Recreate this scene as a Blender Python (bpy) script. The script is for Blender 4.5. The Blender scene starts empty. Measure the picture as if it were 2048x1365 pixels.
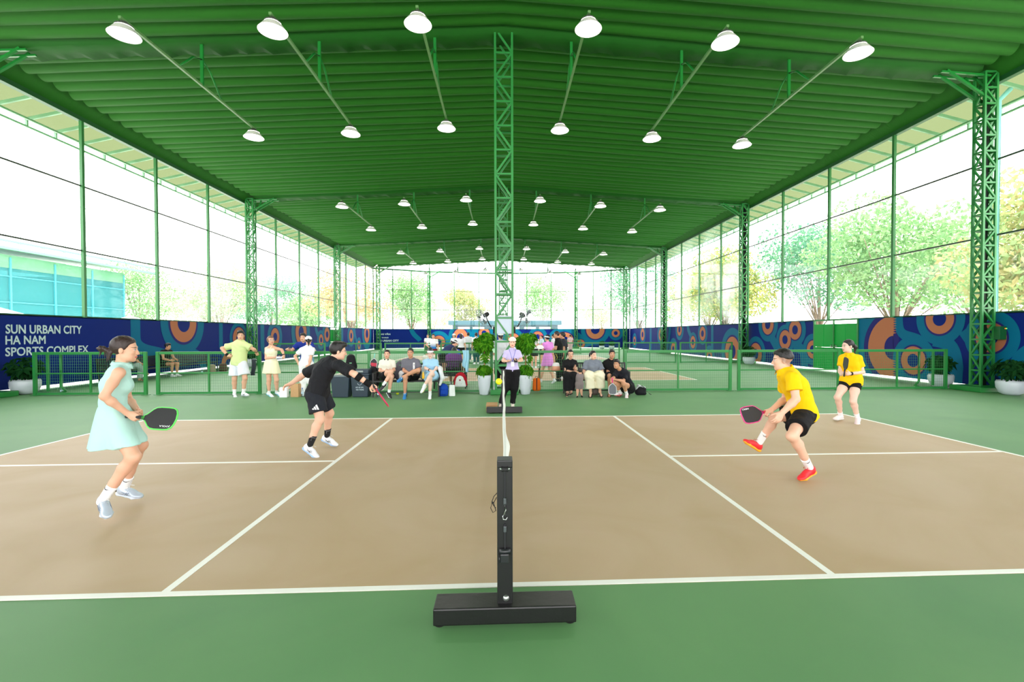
import bpy, bmesh, math, random
import numpy as np
from mathutils import Vector, Matrix
from mathutils.bvhtree import BVHTree
random.seed(7); np.random.seed(7)
SC = bpy.context.scene
COL = SC.collection
# ---------------------------------------------------------------- camera
cam_d = bpy.data.cameras.new('camera'); cam = bpy.data.objects.new('camera', cam_d); COL.objects.link(cam)
_f, _yaw, _pitch, _roll = 940.02, 0.04426, -0.01699, -0.00181
CAM = Vector((-0.0392, -2.963, 1.5998))
_fw = Vector((math.sin(_yaw)*math.cos(_pitch), math.cos(_yaw)*math.cos(_pitch), math.sin(_pitch)))
_r = Vector((math.cos(_yaw), -math.sin(_yaw), 0)); _u = _r.cross(_fw)
_r2 = _r*math.cos(_roll)+_u*math.sin(_roll); _u2 = -_r*math.sin(_roll)+_u*math.cos(_roll)
cam.matrix_world = Matrix(((_r2.x,_u2.x,-_fw.x,CAM.x),(_r2.y,_u2.y,-_fw.y,CAM.y),(_r2.z,_u2.z,-_fw.z,CAM.z),(0,0,0,1)))
cam_d.sensor_width = 36.0; cam_d.lens = _f/2048*36.0
cam_d.shift_x = -23.16/2048; cam_d.shift_y = 2.35/2048
cam_d.clip_end = 500; cam_d.clip_start = 0.05
SC.camera = cam
# ---------------------------------------------------------------- sky, sun, exposure
W = bpy.data.worlds.new('sky'); SC.world = W; W.use_nodes = True
_bg = W.node_tree.nodes['Background']; _bg.inputs[0].default_value = (1.0, 0.965, 1.0, 1); _bg.inputs[1].default_value = 5.4
_sl = bpy.data.lights.new('sun', 'SUN'); _sl.energy = 11.0; _sl.angle = 0.02; _sl.color = (1, 0.95, 0.86)
_so = bpy.data.objects.new('sun', _sl); COL.objects.link(_so); _so.rotation_euler = (math.radians(14), math.radians(8), 0)
SC.view_settings.view_transform = 'Standard'; SC.view_settings.look = 'None'
SC.view_settings.gamma = 1.0; SC.view_settings.use_curve_mapping = False
SC.view_settings.exposure = 0.27
SC.cycles.use_denoising = True
SC.cycles.max_bounces = 7; SC.cycles.diffuse_bounces = 5; SC.cycles.glossy_bounces = 3; SC.cycles.transmission_bounces = 4
SC.cycles.transparent_max_bounces = 24; SC.cycles.caustics_reflective = False; SC.cycles.caustics_refractive = False
SC.cycles.sample_clamp_indirect = 8.0
# ---------------------------------------------------------------- helpers
def srgb(r, g, b):
    f = lambda c: (c/255/12.92) if c/255 <= 0.04045 else ((c/255+0.055)/1.055)**2.4
    return (f(r), f(g), f(b), 1)
MATS = {}
def mat(name, col, rough=0.6, metal=0.0, spec=0.5, emit=None, estr=0, noise=0, nscale=8.0, bump=0, bscale=60.0, coat=0, alpha=1.0):
    if name in MATS: return MATS[name]
    m = bpy.data.materials.new(name); m.use_nodes = True; nt = m.node_tree; b = nt.nodes['Principled BSDF']
    b.inputs['Base Color'].default_value = col; b.inputs['Roughness'].default_value = rough; b.inputs['Metallic'].default_value = metal
    b.inputs['Specular IOR Level'].default_value = spec
    if coat: b.inputs['Coat Weight'].default_value = coat
    if emit: b.inputs['Emission Color'].default_value = emit; b.inputs['Emission Strength'].default_value = estr
    tc = nt.nodes.new('ShaderNodeTexCoord') if (noise or bump) else None
    if noise:
        n = nt.nodes.new('ShaderNodeTexNoise'); n.inputs['Scale'].default_value = nscale; n.inputs['Detail'].default_value = 5
        r = nt.nodes.new('ShaderNodeMapRange'); r.inputs[3].default_value = 1-noise; r.inputs[4].default_value = 1+noise
        mx = nt.nodes.new('ShaderNodeVectorMath'); mx.operation = 'SCALE'; mx.inputs[0].default_value = col[:3]
        nt.links.new(tc.outputs['Object'], n.inputs['Vector']); nt.links.new(n.outputs[0], r.inputs[0])
        nt.links.new(r.outputs[0], mx.inputs['Scale']); nt.links.new(mx.outputs[0], b.inputs['Base Color'])
    if bump:
        n2 = nt.nodes.new('ShaderNodeTexNoise'); n2.inputs['Scale'].default_value = bscale; n2.inputs['Detail'].default_value = 4
        bp = nt.nodes.new('ShaderNodeBump'); bp.inputs['Strength'].default_value = bump; bp.inputs['Distance'].default_value = 0.01
        nt.links.new(tc.outputs['Object'], n2.inputs['Vector']); nt.links.new(n2.outputs[0], bp.inputs['Height']); nt.links.new(bp.outputs[0], b.inputs['Normal'])
    MATS[name] = m
    return m
def tag(o, label=None, cat=None, group=None, kind=None):
    if label: o['label'] = label
    if cat: o['category'] = cat
    if group: o['group'] = group
    if kind: o['kind'] = kind
    return o
def empty(name, loc=(0,0,0), rz=0):
    o = bpy.data.objects.new(name, None); COL.objects.link(o); o.location = loc; o.rotation_euler = (0,0,rz); o.empty_display_size = 0.1
    return o
def link_mesh(name, verts, faces, mats, mi=None, parent=None, smooth=False):
    me = bpy.data.meshes.new(name); me.from_pydata([tuple(v) for v in verts], [], [tuple(f) for f in faces])
    for m in (mats if isinstance(mats, (list, tuple)) else [mats]): me.materials.append(m)
    if mi is not None: me.polygons.foreach_set('material_index', mi)
    if smooth: me.polygons.foreach_set('use_smooth', [True]*len(me.polygons))
    me.update()
    o = bpy.data.objects.new(name, me); COL.objects.link(o)
    if parent: o.parent = parent
    return o
def axes(d, up=(0,0,1)):
    d = Vector(d).normalized(); up = Vector(up)
    if abs(d.dot(up)) > 0.98: up = Vector((0,1,0)) if abs(d.y) < 0.9 else Vector((1,0,0))
    s = d.cross(up).normalized(); return s, s.cross(d).normalized(), d
class MB:
    """collects shapes for ONE mesh"""
    def __init__(s): s.v = []; s.f = []; s.m = []; s.sm = []
    def add(s, vs, fs, mi=0, smooth=False):
        o = len(s.v); s.v += [tuple(v) for v in vs]; s.f += [tuple(i+o for i in f) for f in fs]; s.m += [mi]*len(fs); s.sm += [smooth]*len(fs); return s
    def box(s, x0, x1, y0, y1, z0, z1, mi=0):
        return s.add([(x0,y0,z0),(x1,y0,z0),(x1,y1,z0),(x0,y1,z0),(x0,y0,z1),(x1,y0,z1),(x1,y1,z1),(x0,y1,z1)],
                     [(0,3,2,1),(4,5,6,7),(0,1,5,4),(1,2,6,5),(2,3,7,6),(3,0,4,7)], mi)
    def rbox(s, x0, x1, y0, y1, z0, z1, r=0.01, mi=0):   # box with bevelled edges
        bm = bmesh.new(); bmesh.ops.create_cube(bm, size=1)
        for v in bm.verts: v.co = ((x0+x1)/2+v.co.x*(x1-x0), (y0+y1)/2+v.co.y*(y1-y0), (z0+z1)/2+v.co.z*(z1-z0))
        bmesh.ops.bevel(bm, geom=bm.edges[:], offset=r, segments=2, affect='EDGES', profile=0.6)
        bm.verts.index_update(); s.add([v.co[:] for v in bm.verts], [[v.index for v in f.verts] for f in bm.faces], mi); bm.free(); return s
    def bar(s, a, b, w, h=None, up=(0,0,1), mi=0):
        a = Vector(a); b = Vector(b); h = h or w; x, y, d = axes(b-a, up)
        c = [x*(w/2)*i + y*(h/2)*j for i, j in ((-1,-1),(1,-1),(1,1),(-1,1))]
        return s.add([a+k for k in c]+[b+k for k in c], [(3,2,1,0),(4,5,6,7),(0,1,5,4),(1,2,6,5),(2,3,7,6),(3,0,4,7)], mi)
    def tube(s, pts, r, n=8, mi=0, cap=True, smooth=True):
        pts = [Vector(p) for p in pts]; rs = r if isinstance(r, (list, tuple)) else [r]*len(pts); vs = []; fs = []
        for i, p in enumerate(pts):
            d = (pts[min(i+1, len(pts)-1)]-pts[max(i-1, 0)])
            if d.length < 1e-9: d = Vector((0,0,1))
            if i == 0: x, y, _ = axes(d)
            else:
                d.normalize(); x = (x-d*x.dot(d)); x = x.normalized() if x.length > 1e-6 else axes(d)[0]; y = d.cross(x)
            for k in range(n):
                t = 2*math.pi*k/n; vs.append(p+(x*math.cos(t)+y*math.sin(t))*rs[i])
        for i in range(len(pts)-1):
            for k in range(n):
                fs.append((i*n+k, i*n+(k+1)%n, (i+1)*n+(k+1)%n, (i+1)*n+k))
        if cap: fs += [tuple(range(n))[::-1], tuple(range((len(pts)-1)*n, len(pts)*n))]
        return s.add(vs, fs, mi, smooth)
    def lathe(s, prof, n=24, c=(0,0,0), mi=0, ax=None, smooth=True, sx=1, sy=1):
        c = Vector(c); X, Y, Z = (Vector((1,0,0)), Vector((0,1,0)), Vector((0,0,1))) if ax is None else axes(ax)
        vs = []; fs = []
        for (r, z) in prof:
            for k in range(n):
                t = 2*math.pi*k/n; vs.append(c+X*(r*sx*math.cos(t))+Y*(r*sy*math.sin(t))+Z*z)
        for i in range(len(prof)-1):
            for k in range(n): fs.append((i*n+k, i*n+(k+1)%n, (i+1)*n+(k+1)%n, (i+1)*n+k))
        return s.add(vs, fs, mi, smooth)
    def ball(s, c, rx, ry=None, rz=None, n=14, mi=0):
        ry = ry or rx; rz = rz or rx; c = Vector(c); m = n//2; vs = []; fs = []
        for i in range(m+1):
            a = math.pi*i/m
            for k in range(n):
                t = 2*math.pi*k/n; vs.append((c.x+rx*math.sin(a)*math.cos(t), c.y+ry*math.sin(a)*math.sin(t), c.z+rz*math.cos(a)))
        for i in range(m):
            for k in range(n): fs.append((i*n+k, (i+1)*n+k, (i+1)*n+(k+1)%n, i*n+(k+1)%n))
        return s.add(vs, fs, mi, True)
    def poly(s, pts, nrm, th, mi=0):   # extruded polygon
        nrm = Vector(nrm); n = len(pts); pts = [Vector(p) for p in pts]
        return s.add(pts+[p+nrm*th for p in pts], [tuple(range(n))[::-1], tuple(range(n, 2*n))]+[(i, (i+1)%n, n+(i+1)%n, n+i) for i in range(n)], mi)
    def build(s, name, mats, parent=None):
        o = link_mesh(name, s.v, s.f, mats, s.m, parent)
        if any(s.sm): o.data.polygons.foreach_set('use_smooth', s.sm)
        return o
def copy_tree(o, parent=None):
    c = o.copy(); COL.objects.link(c); c.parent = parent
    for ch in o.children: copy_tree(ch, c)
    return c
def text_mesh(txt, size, off=0.0, extr=0.0, align='LEFT', space=1.0):
    cu = bpy.data.curves.new('t', 'FONT'); cu.body = txt; cu.size = size; cu.offset = off; cu.extrude = extr; cu.align_x = align; cu.space_character = space
    cu.resolution_u = 3
    o = bpy.data.objects.new('t', cu); COL.objects.link(o); dg = bpy.context.evaluated_depsgraph_get(); dg.update()
    me = bpy.data.meshes.new_from_object(o.evaluated_get(dg)); vs = [v.co.copy() for v in me.vertices]; fs = [tuple(p.vertices) for p in me.polygons]
    bpy.data.objects.remove(o); bpy.data.curves.remove(cu); bpy.data.meshes.remove(me)
    return vs, fs
def text_fit(txt, width, height, off=0.0):      # unit text scaled to a box: list of (x, y), faces
    vs, fs = text_mesh(txt, 1.0, off)
    x0 = min(v.x for v in vs); x1 = max(v.x for v in vs); y0 = min(v.y for v in vs); y1 = max(v.y for v in vs)
    return [((v.x-x0)/(x1-x0)*width, (v.y-y0)/(y1-y0)*height) for v in vs], fs
# ================================================================ materials of the place
M_GRN = mat('green_paint', srgb(38,128,58), 0.38, noise=.06, nscale=3)
M_GRND = mat('green_paint_deep', srgb(20,120,44), 0.4)
M_MULL = mat('mullion_green', srgb(52,120,62), 0.4)
M_TRANS = mat('transom_dark', srgb(50,62,52), 0.45)
def floor_mat(name, col, col2, sc, amt):
    m = bpy.data.materials.new(name); m.use_nodes = True; nt = m.node_tree; b = nt.nodes['Principled BSDF']
    g = nt.nodes.new('ShaderNodeNewGeometry'); n1 = nt.nodes.new('ShaderNodeTexNoise'); n1.inputs['Scale'].default_value = sc; n1.inputs['Detail'].default_value = 6; n1.inputs['Distortion'].default_value = 1.2
    n2 = nt.nodes.new('ShaderNodeTexNoise'); n2.inputs['Scale'].default_value = 220; n2.inputs['Detail'].default_value = 3
    cr = nt.nodes.new('ShaderNodeMapRange'); cr.inputs[1].default_value = .35; cr.inputs[2].default_value = .72
    mx = nt.nodes.new('ShaderNodeMix'); mx.data_type = 'RGBA'; mx.inputs[6].default_value = col; mx.inputs[7].default_value = col2
    ml = nt.nodes.new('ShaderNodeMath'); ml.operation = 'MULTIPLY'; ml.inputs[1].default_value = amt
    bp = nt.nodes.new('ShaderNodeBump'); bp.inputs['Strength'].default_value = .12; bp.inputs['Distance'].default_value = .004
    L = nt.links.new
    L(g.outputs['Position'], n1.inputs['Vector']); L(g.outputs['Position'], n2.inputs['Vector']); L(n1.outputs[0], cr.inputs[0]); L(cr.outputs[0], ml.inputs[0]); L(ml.outputs[0], mx.inputs[0])
    L(mx.outputs[2], b.inputs['Base Color']); L(n2.outputs[0], bp.inputs['Height']); L(bp.outputs[0], b.inputs['Normal'])
    b.inputs['Roughness'].default_value = .58; b.inputs['Specular IOR Level'].default_value = .3
    return m
M_FLOOR = floor_mat('acrylic_green', srgb(98,144,92), srgb(86,134,86), .55, .8)
M_COURT = floor_mat('acrylic_tan', srgb(188,164,134), srgb(176,150,112), .7, .8)
M_LINE = mat('line_white', srgb(240,240,232), 0.55, noise=.03, nscale=4)
XW, ZT, ZB, ZGAP = 13.65, 8.52, 2.165, 0.10
T1, T2 = 4.33, 6.42
FY = [-16.3, -3.3, 9.7, 22.7, 35.7, 47.2]
# ---------------------------------------------------------------- ground, floor, courts
gm = MB(); gm.box(-90,90,-70,150,-.30,-.05)
tag(gm.build('ground', mat('outside_paving', srgb(222,218,212), .8, noise=.1, nscale=.3)), kind='structure')
fm = MB(); fm.box(-13.78,13.78,-16.3,52.5,-.2,0)
tag(fm.build('floor', M_FLOOR), kind='structure')
def court(y0, label, rot=0):
    c = empty('court', (0,y0,0), rot); tag(c, label, 'court', kind='structure')
    s = MB(); s.box(-6.73,6.73,-.02,6.10,-.01,.003); s.build('court_surface', M_COURT, c)
    lw = .05
    for (x0,x1,a,b) in ((-6.73,6.73,-.02,.03),(-6.73,6.73,6.05,6.10),(-6.73,-6.68,.03,6.05),(6.68,6.73,.03,6.05),
                        (-2.16,-2.11,.03,6.05),(2.11,2.16,.03,6.05),(-6.68,-2.16,3.02,3.07),(2.16,6.68,3.02,3.07)):
        l = MB(); l.box(x0,x1,a,b,-.005,.0055); l.build('court_line', M_LINE, c)
court(0, 'tan court with white lines nearest the camera', 0.0028)
court(13.1, 'tan court with white lines beyond the first green fence')
court(26.1, 'farthest tan court with white lines near the back banner')
# ---------------------------------------------------------------- banner boards
M_NAVY = mat('banner_navy', srgb(4,32,116), .6, spec=.12); M_NAVY2 = mat('banner_violet', srgb(40,38,112), .6, spec=.12)
M_TEAL = mat('banner_teal', srgb(0,104,140), .6, spec=.12); M_ORG = mat('banner_orange', srgb(188,114,82), .6, spec=.12); M_LET = mat('banner_lettering', srgb(196,214,220), .5)
BM = [M_NAVY, M_NAVY2, M_TEAL, M_ORG, M_LET]
def clip_poly(P, u0, u1, v0, v1):
    for ax, val, s in ((0,u0,1),(0,u1,-1),(1,v0,1),(1,v1,-1)):
        Q = []
        for i in range(len(P)):
            a, b = P[i], P[(i+1)%len(P)]; da, db = s*(a[ax]-val), s*(b[ax]-val)
            if da >= 0: Q.append(a)
            if da*db < 0:
                t = da/(da-db); Q.append((a[0]+t*(b[0]-a[0]), a[1]+t*(b[1]-a[1])))
        P = Q
        if len(P) < 3: return []
    return P
class Board:
    """flat panel from point A to point B (plan), v = height; interior side on the left-hand normal N"""
    def __init__(s, A, B, N, v0=ZGAP, v1=ZB):
        s.A = Vector((A[0],A[1],0)); s.d = Vector((B[0]-A[0],B[1]-A[1],0)); s.L = s.d.length; s.d.normalize(); s.N = Vector((N[0],N[1],0)).normalized()
        s.v0, s.v1 = v0, v1; s.mb = MB(); s.mb.poly([s.P(0,v0), s.P(s.L,v0), s.P(s.L,v1), s.P(0,v1)], -s.N, .05, 0)
    hc = 0
    def P(s, u, v, h=0): return s.A+s.d*u+Vector((0,0,v))+s.N*h
    def shape(s, pts, mi, h):
        Q = clip_poly(list(pts), 0.001, s.L-.001, s.v0+.001, s.v1-.001)
        if len(Q) > 2: s.mb.add([s.P(u,v,h) for u,v in Q], [tuple(range(len(Q)))], mi)
    def arc(s, u, v, r0, r1, mi, h, a0=0, a1=360, n=48, ex=1.0):
        Board.hc = (Board.hc+1) % 24; h += Board.hc*.0001
        n = max(6, int(n*abs(a1-a0)/360)); c = lambda a, r: (u+r*ex*math.cos(a), v+r*math.sin(a))
        for k in range(n):
            A, B = math.radians(a0+(a1-a0)*k/n), math.radians(a0+(a1-a0)*(k+1)/n)
            s.shape([c(A,r1), c(B,r1), c(B,r0), c(A,r0)] if r0 > 0 else [c(A,r1), c(B,r1), (u,v)], mi, h)
    def ring(s, u, v, r, ex=1.0, teal=1.75):      # navy eye, orange ring, violet edge, teal halo
        s.arc(u, v, 0, r*teal, 2, .0055, ex=ex); s.arc(u, v, 0, r*1.13, 1, .0085, ex=ex); s.arc(u, v, 0, r, 3, .0115, ex=ex); s.arc(u, v, 0, r*.47, 0, .0145, ex=ex)
    def stroke(s, pts, w, mi=2, h=.003):
        Board.hc = (Board.hc+1) % 24; h += Board.hc*.0001; e = []
        for i, p in enumerate(pts):
            a, b = pts[max(i-1,0)], pts[min(i+1,len(pts)-1)]; d = Vector((b[0]-a[0], b[1]-a[1])); n = Vector((-d.y, d.x)).normalized()*(w/2)
            e.append(((p[0]-n.x,p[1]-n.y),(p[0]+n.x,p[1]+n.y)))
        for k, (p, q) in enumerate(zip(e[:-1], e[1:])): s.shape([p[0],q[0],q[1],p[1]], mi, h+k*.00004)
    def text(s, txt, u, v, w, h, off=.02, mi=4, z=.012):
        vs, fs = text_fit(txt, w, h, off)
        flip = s.d.cross(Vector((0,0,1))).dot(s.N) < 0
        e = h*.028
        for i_, (a_, b_) in enumerate(((0,0),(e,0),(-e,0),(0,e),(0,-e),(e,e),(-e,-e))): s.mb.add([s.P(u+a_+(-x if flip else x), v+b_+y, z+i_*.0003) for x, y in vs], fs, mi)
    def build(s, name): return tag(s.mb.build(name, BM), kind='structure')
def bez(p0, p1, p2, p3, n=10):
    return [tuple((1-t)**3*a+3*(1-t)**2*t*b+3*(1-t)*t*t*c+t**3*d for a,b,c,d in zip(p0,p1,p2,p3)) for t in [i/n for i in range(n+1)]]
# left wall: u = Y+16.3
bl = Board((-XW,-16.3), (-XW,34.7), (1,0)); U = lambda y: y+16.3
bl.text('SUN URBAN CITY', U(10.53), 1.645, 2.32, .245, .0); bl.text('HA NAM', U(10.52), 1.345, 1.12, .235, .0); bl.text('SPORTS COMPLEX', U(10.51), 1.02, 2.57, .235, .0)
bl.stroke([(U(15.1),2.3),(U(15.1),1.5)]+bez((U(15.1),1.5),(U(15.12),.9),(U(16.0),1.0),(U(16.6),.78))+[(U(17.6),.55)], .46)
bl.stroke(bez((U(17.2),.95),(U(18.4),.8),(U(19.0),.7),(U(19.2),-.1)), .5)
bl.ring(U(17.73), 2.10, .82, teal=1.66)
bl.stroke([(U(20.38),2.3),(U(20.38),1.0),(U(20.9),.1)], .3); bl.ring(U(21.93), 1.43, .55, teal=1.5); bl.arc(U(21.0), .1, .3, .62, 3, .005); bl.arc(U(21.0),.1,0,.3,0,.006)
bl.stroke([(U(24.3),2.3),(U(24.3),.9)]+bez((U(24.3),.9),(U(24.4),.5),(U(25.2),.5),(U(25.6),.2)), .42); bl.ring(U(25.78), 1.47, .52); bl.stroke([(U(25.78),.7),(U(25.78),0)], .5)
bl.ring(U(29.42), 1.76, .86, teal=1.7); bl.stroke(bez((U(30.2),.8),(U(31.2),.5),(U(32.0),.5),(U(32.3),-.2)), .5)
bl.ring(U(32.9), 1.2, .42); bl.stroke(bez((U(31.9),2.3),(U(32.0),1.6),(U(32.5),1.6),(U(32.8),1.2)), .4); bl.ring(U(34.1), 1.6, .55)
for yy, v, r in ((6.6,1.4,.5),(3.5,.5,.6),(-1,1.6,.5),(-6,.9,.6),(-11,1.7,.5)): bl.ring(U(yy), v, r)
bl.build('wall_left')
b2 = Board((-XW,36.9), (-XW,47.2), (1,0)); U2 = lambda y: y-36.9
b2.stroke([(U2(37.5),2.3),(U2(37.5),0)], .6); b2.stroke(bez((U2(40.9),2.3),(U2(41.0),1.2),(U2(41.6),1),(U2(41.9),.4)), .4); b2.ring(U2(39.9), 1.49, .56); b2.ring(U2(44.8), 1.67, .9); b2.ring(U2(42.2), .6, .42); b2.build('wall_left_rear')
# right wall: interior normal -X
br = Board((XW,-16.3), (XW,14.55), (-1,0)); V = lambda y: y+16.3
br.shape([(V(12.9),2.3),(V(14.54),2.3),(V(14.54),0),(V(12.9),0)], 2, .0015)
br.stroke([(V(12.72),2.3),(V(12.72),2.05)]+bez((V(12.72),2.05),(V(12.7),1.3),(V(12.2),1.65),(V(11.7),1.25)), .34); br.stroke(bez((V(11.4),1.4),(V(10.9),1.33),(V(10.7),1.3),(V(10.62),.6))+[(V(10.66),-.1)], .42)
br.stroke(bez((V(10.4),1.7),(V(10.0),1.2),(V(9.9),.8),(V(9.0),.4)), .4)
br.ring(V(11.19), 2.06, .48, teal=1.72); br.ring(V(12.12), .70, .47, teal=1.75); br.ring(V(9.63), 1.48, .42, teal=1.8); br.ring(V(8.3), .55, .5)
br.arc(V(12.93), 1.10, 0, 1.34, 1, .0035, -90, 90); br.arc(V(12.93), 1.10, 0, 1.13, 3, .006, -90, 90); br.arc(V(12.93), 1.10, 0, .42, 1, .0085, -90, 90, ex=.9)
br.shape([(V(12.7),2.3),(V(12.94),2.3),(V(12.94),0),(V(12.7),0)], 1, .0018)
for k in range(26):
    v = .03+k*.082
    if abs(v-1.10) > .44: br.shape([(V(12.935),v),(V(12.935),v+.07),(V(12.80),v+.035)], 3, .0062)
for yy, v, r in ((5.4,1.5,.5),(2.0,.6,.6),(-3,1.5,.6),(-9,.9,.6)): br.ring(V(yy), v, r)
br.build('wall_right')
b3 = Board((XW,17.13), (XW,47.2), (-1,0)); U3 = lambda y: y-17.13
b3.stroke(bez((U3(18.6),1.0),(U3(17.8),1.0),(U3(17.8),.7),(U3(17.75),-.1)), .5); b3.stroke(bez((U3(20.4),1.4),(U3(19.9),.9),(U3(19.6),.6),(U3(19.5),-.1)), .5); b3.ring(U3(17.2), .9, .4)
b3.ring(U3(19.25), 1.31, .46, teal=1.6); b3.ring(U3(18.47), 1.78, .46, teal=1.7); b3.ring(U3(20.75), 2.08, .52, teal=1.7); b3.ring(U3(21.9), .5, .6, teal=1.6)
b3.ring(U3(24.5), .55, .88, teal=1.6); b3.stroke([(U3(27.2),2.3),(U3(27.2),0)], .34); b3.stroke(bez((U3(31.3),2.3),(U3(31.2),1.6),(U3(30.6),1.6),(U3(30.4),1)), .4)
b3.ring(U3(28.68), 1.62, .48, teal=1.6); b3.ring(U3(30.3), 1.0, .45, teal=1.6); b3.ring(U3(27.6), .1, .42)
b3.ring(U3(32.9), 1.93, .47); b3.ring(U3(34.2), .4, .5); b3.ring(U3(37.2), 1.53, .52); b3.ring(U3(42.5), 1.55, .6, teal=1.5); b3.ring(U3(45.3), .9, .45)
b3.stroke(bez((U3(35.0),2.3),(U3(35.1),1),(U3(35.6),.8),(U3(35.8),0)), .45); b3.stroke([(U3(40.0),2.3),(U3(40.0),0)], .5); b3.build('wall_right_rear')
BKP = [(-13.65,47.25),(-8.2,50.0),(0,51.2),(8.2,50.0),(13.65,47.25)]
nb = 0
for (A, B) in zip(BKP[:-1], BKP[1:]):
    dx, dy = B[0]-A[0], B[1]-A[1]; bb = Board(A, B, (dy,-dx) if dy*0-dx < 0 else (-dy,dx))
    if nb == 0:
        for i, (t, w) in enumerate((('HÙNG VĂN', 1.5),('THỂ THAO', 1.3),('SUN URBAN CITY', 2.4))): bb.text(t, .25, 1.55-.36*i, w, .2)
        bb.stroke(bez((4.0,2.3),(4.2,1.4),(4.8,1.3),(5.0,.9)), .5)
    elif nb == 1:
        bb.ring(1.0, .75, .7); bb.ring(3.4, 1.2, 1.05, teal=1.6, ex=.8); bb.ring(6.1, 1.75, .62); bb.stroke(bez((6.5,.9),(7.2,.8),(7.4,.4),(7.6,0)), .6); bb.stroke([(4.9,2.3),(4.9,1.2)]+bez((4.9,1.2),(5.0,.5),(5.8,.6),(6.2,.1)), .5)
    elif nb == 2:
        bb.ring(4.0, 1.3, .62); bb.stroke(bez((3.4,2.3),(3.6,1.8),(4.4,2.0),(4.9,1.5)), .5); bb.ring(7.0, .95, .85, ex=1.25); bb.ring(1.2, 1.0, .7)
    else:
        bb.ring(2.3, 2.1, 1.05, teal=1.6); bb.ring(.6, .5, .5); bb.ring(4.6, 1.7, .45); bb.stroke(bez((.2,1.6),(1.0,.9),(1.4,1.2),(1.7,.3)), .5)
        bb.text('SUN', 5.5, .75, .28, .1)
    bb.build('wall_back'); nb += 1
# ---------------------------------------------------------------- doors in the side walls
def wall_door(name, X, sx, y0, y1, label):
    d = empty(name, (X,(y0+y1)/2,0)); tag(d, label, 'door', kind='structure')
    w = (y1-y0)/4
    dm = mat('door_green', srgb(4,158,60), .4, spec=.2)
    for i in range(4):
        p = MB(); a = y0-(y0+y1)/2+i*w
        p.rbox(-.03,.03,a+.012,a+w-.012,ZGAP,1.02,.01); p.rbox(-.03,.03,a+.012,a+w-.012,1.03,2.0,.01); p.build('door_leaf', dm, d)
    h = MB(); h.tube([(sx*.07,-.10,1.0),(sx*.07,-.10,1.16)], .014); h.tube([(sx*.07,.10,1.0),(sx*.07,.10,1.16)], .014); h.bar((sx*.045,-.2,1.08),(sx*.045,.2,1.08),.03)
    h.build('door_handle', mat('handle_steel', srgb(170,180,170), .3, .8), d)
    f = MB(); f.bar((0,y0-(y0+y1)/2,ZGAP),(0,y0-(y0+y1)/2,ZB),.07); f.bar((0,y1-(y0+y1)/2,ZGAP),(0,y1-(y0+y1)/2,ZB),.07); f.bar((0,y0-(y0+y1)/2,ZB),(0,y1-(y0+y1)/2,ZB),.06)
    f.bar((sx*.05,0,.1),(sx*.05,0,ZB),.05); f.build('door_frame', M_GRN, d)
wall_door('door_1', XW, -1, 14.57, 17.11, 'bright green double door in the right wall')
wall_door('door_2', -XW, 1, 34.75, 36.85, 'bright green double door in the left wall')
# ---------------------------------------------------------------- glass walls
def glass_mat(name, tint, dirt):
    m = bpy.data.materials.new(name); m.use_nodes = True; nt = m.node_tree; nt.nodes.clear(); L = nt.links.new
    out = nt.nodes.new('ShaderNodeOutputMaterial'); tr = nt.nodes.new('ShaderNodeBsdfTransparent'); tr.inputs[0].default_value = (*tint, 1)
    gl = nt.nodes.new('ShaderNodeBsdfGlossy'); gl.inputs['Roughness'].default_value = .04; gl.inputs[0].default_value = (.9,.95,.95,1)
    ge = nt.nodes.new('ShaderNodeNewGeometry'); dp = nt.nodes.new('ShaderNodeVectorMath'); dp.operation = 'DOT_PRODUCT'
    def mth(op, a, b=None, v=None):
        q = nt.nodes.new('ShaderNodeMath'); q.operation = op; q.use_clamp = op == 'SUBTRACT'
        for i_, z_ in enumerate((a, b if b is not None else v)):
            if z_ is None: continue
            if isinstance(z_, (int, float)): q.inputs[i_].default_value = z_
            else: nt.links.new(z_, q.inputs[i_])
        return q.outputs[0]
    nt.links.new(ge.outputs['Normal'], dp.inputs[0]); nt.links.new(ge.outputs['Incoming'], dp.inputs[1])
    fr_o = mth('ADD', mth('MULTIPLY', mth('POWER', mth('SUBTRACT', 1.0, mth('ABSOLUTE', dp.outputs['Value'])), v=5.0), v=.6), v=.03)
    df = nt.nodes.new('ShaderNodeBsdfTranslucent'); df.inputs[0].default_value = (.75,.9,.9,1)
    m1 = nt.nodes.new('ShaderNodeMixShader'); m2 = nt.nodes.new('ShaderNodeMixShader')
    g = nt.nodes.new('ShaderNodeNewGeometry'); n = nt.nodes.new('ShaderNodeTexNoise'); n.inputs['Scale'].default_value = .35; n.inputs['Detail'].default_value = 3
    r = nt.nodes.new('ShaderNodeMapRange'); r.inputs[1].default_value = .42; r.inputs[2].default_value = .75; r.inputs[4].default_value = dirt
    L(g.outputs['Position'], n.inputs['Vector']); L(n.outputs[0], r.inputs[0])
    L(r.outputs[0], m1.inputs[0]); L(tr.outputs[0], m1.inputs[1]); L(df.outputs[0], m1.inputs[2])
    L(fr_o, m2.inputs[0]); L(m1.outputs[0], m2.inputs[1]); L(gl.outputs[0], m2.inputs[2]); L(m2.outputs[0], out.inputs[0])
    return m
M_GLASS = glass_mat('glass', (.965,.985,.98), .016); M_GLASSD = glass_mat('glass_dusty', (.86,.96,.96), .34)
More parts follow.
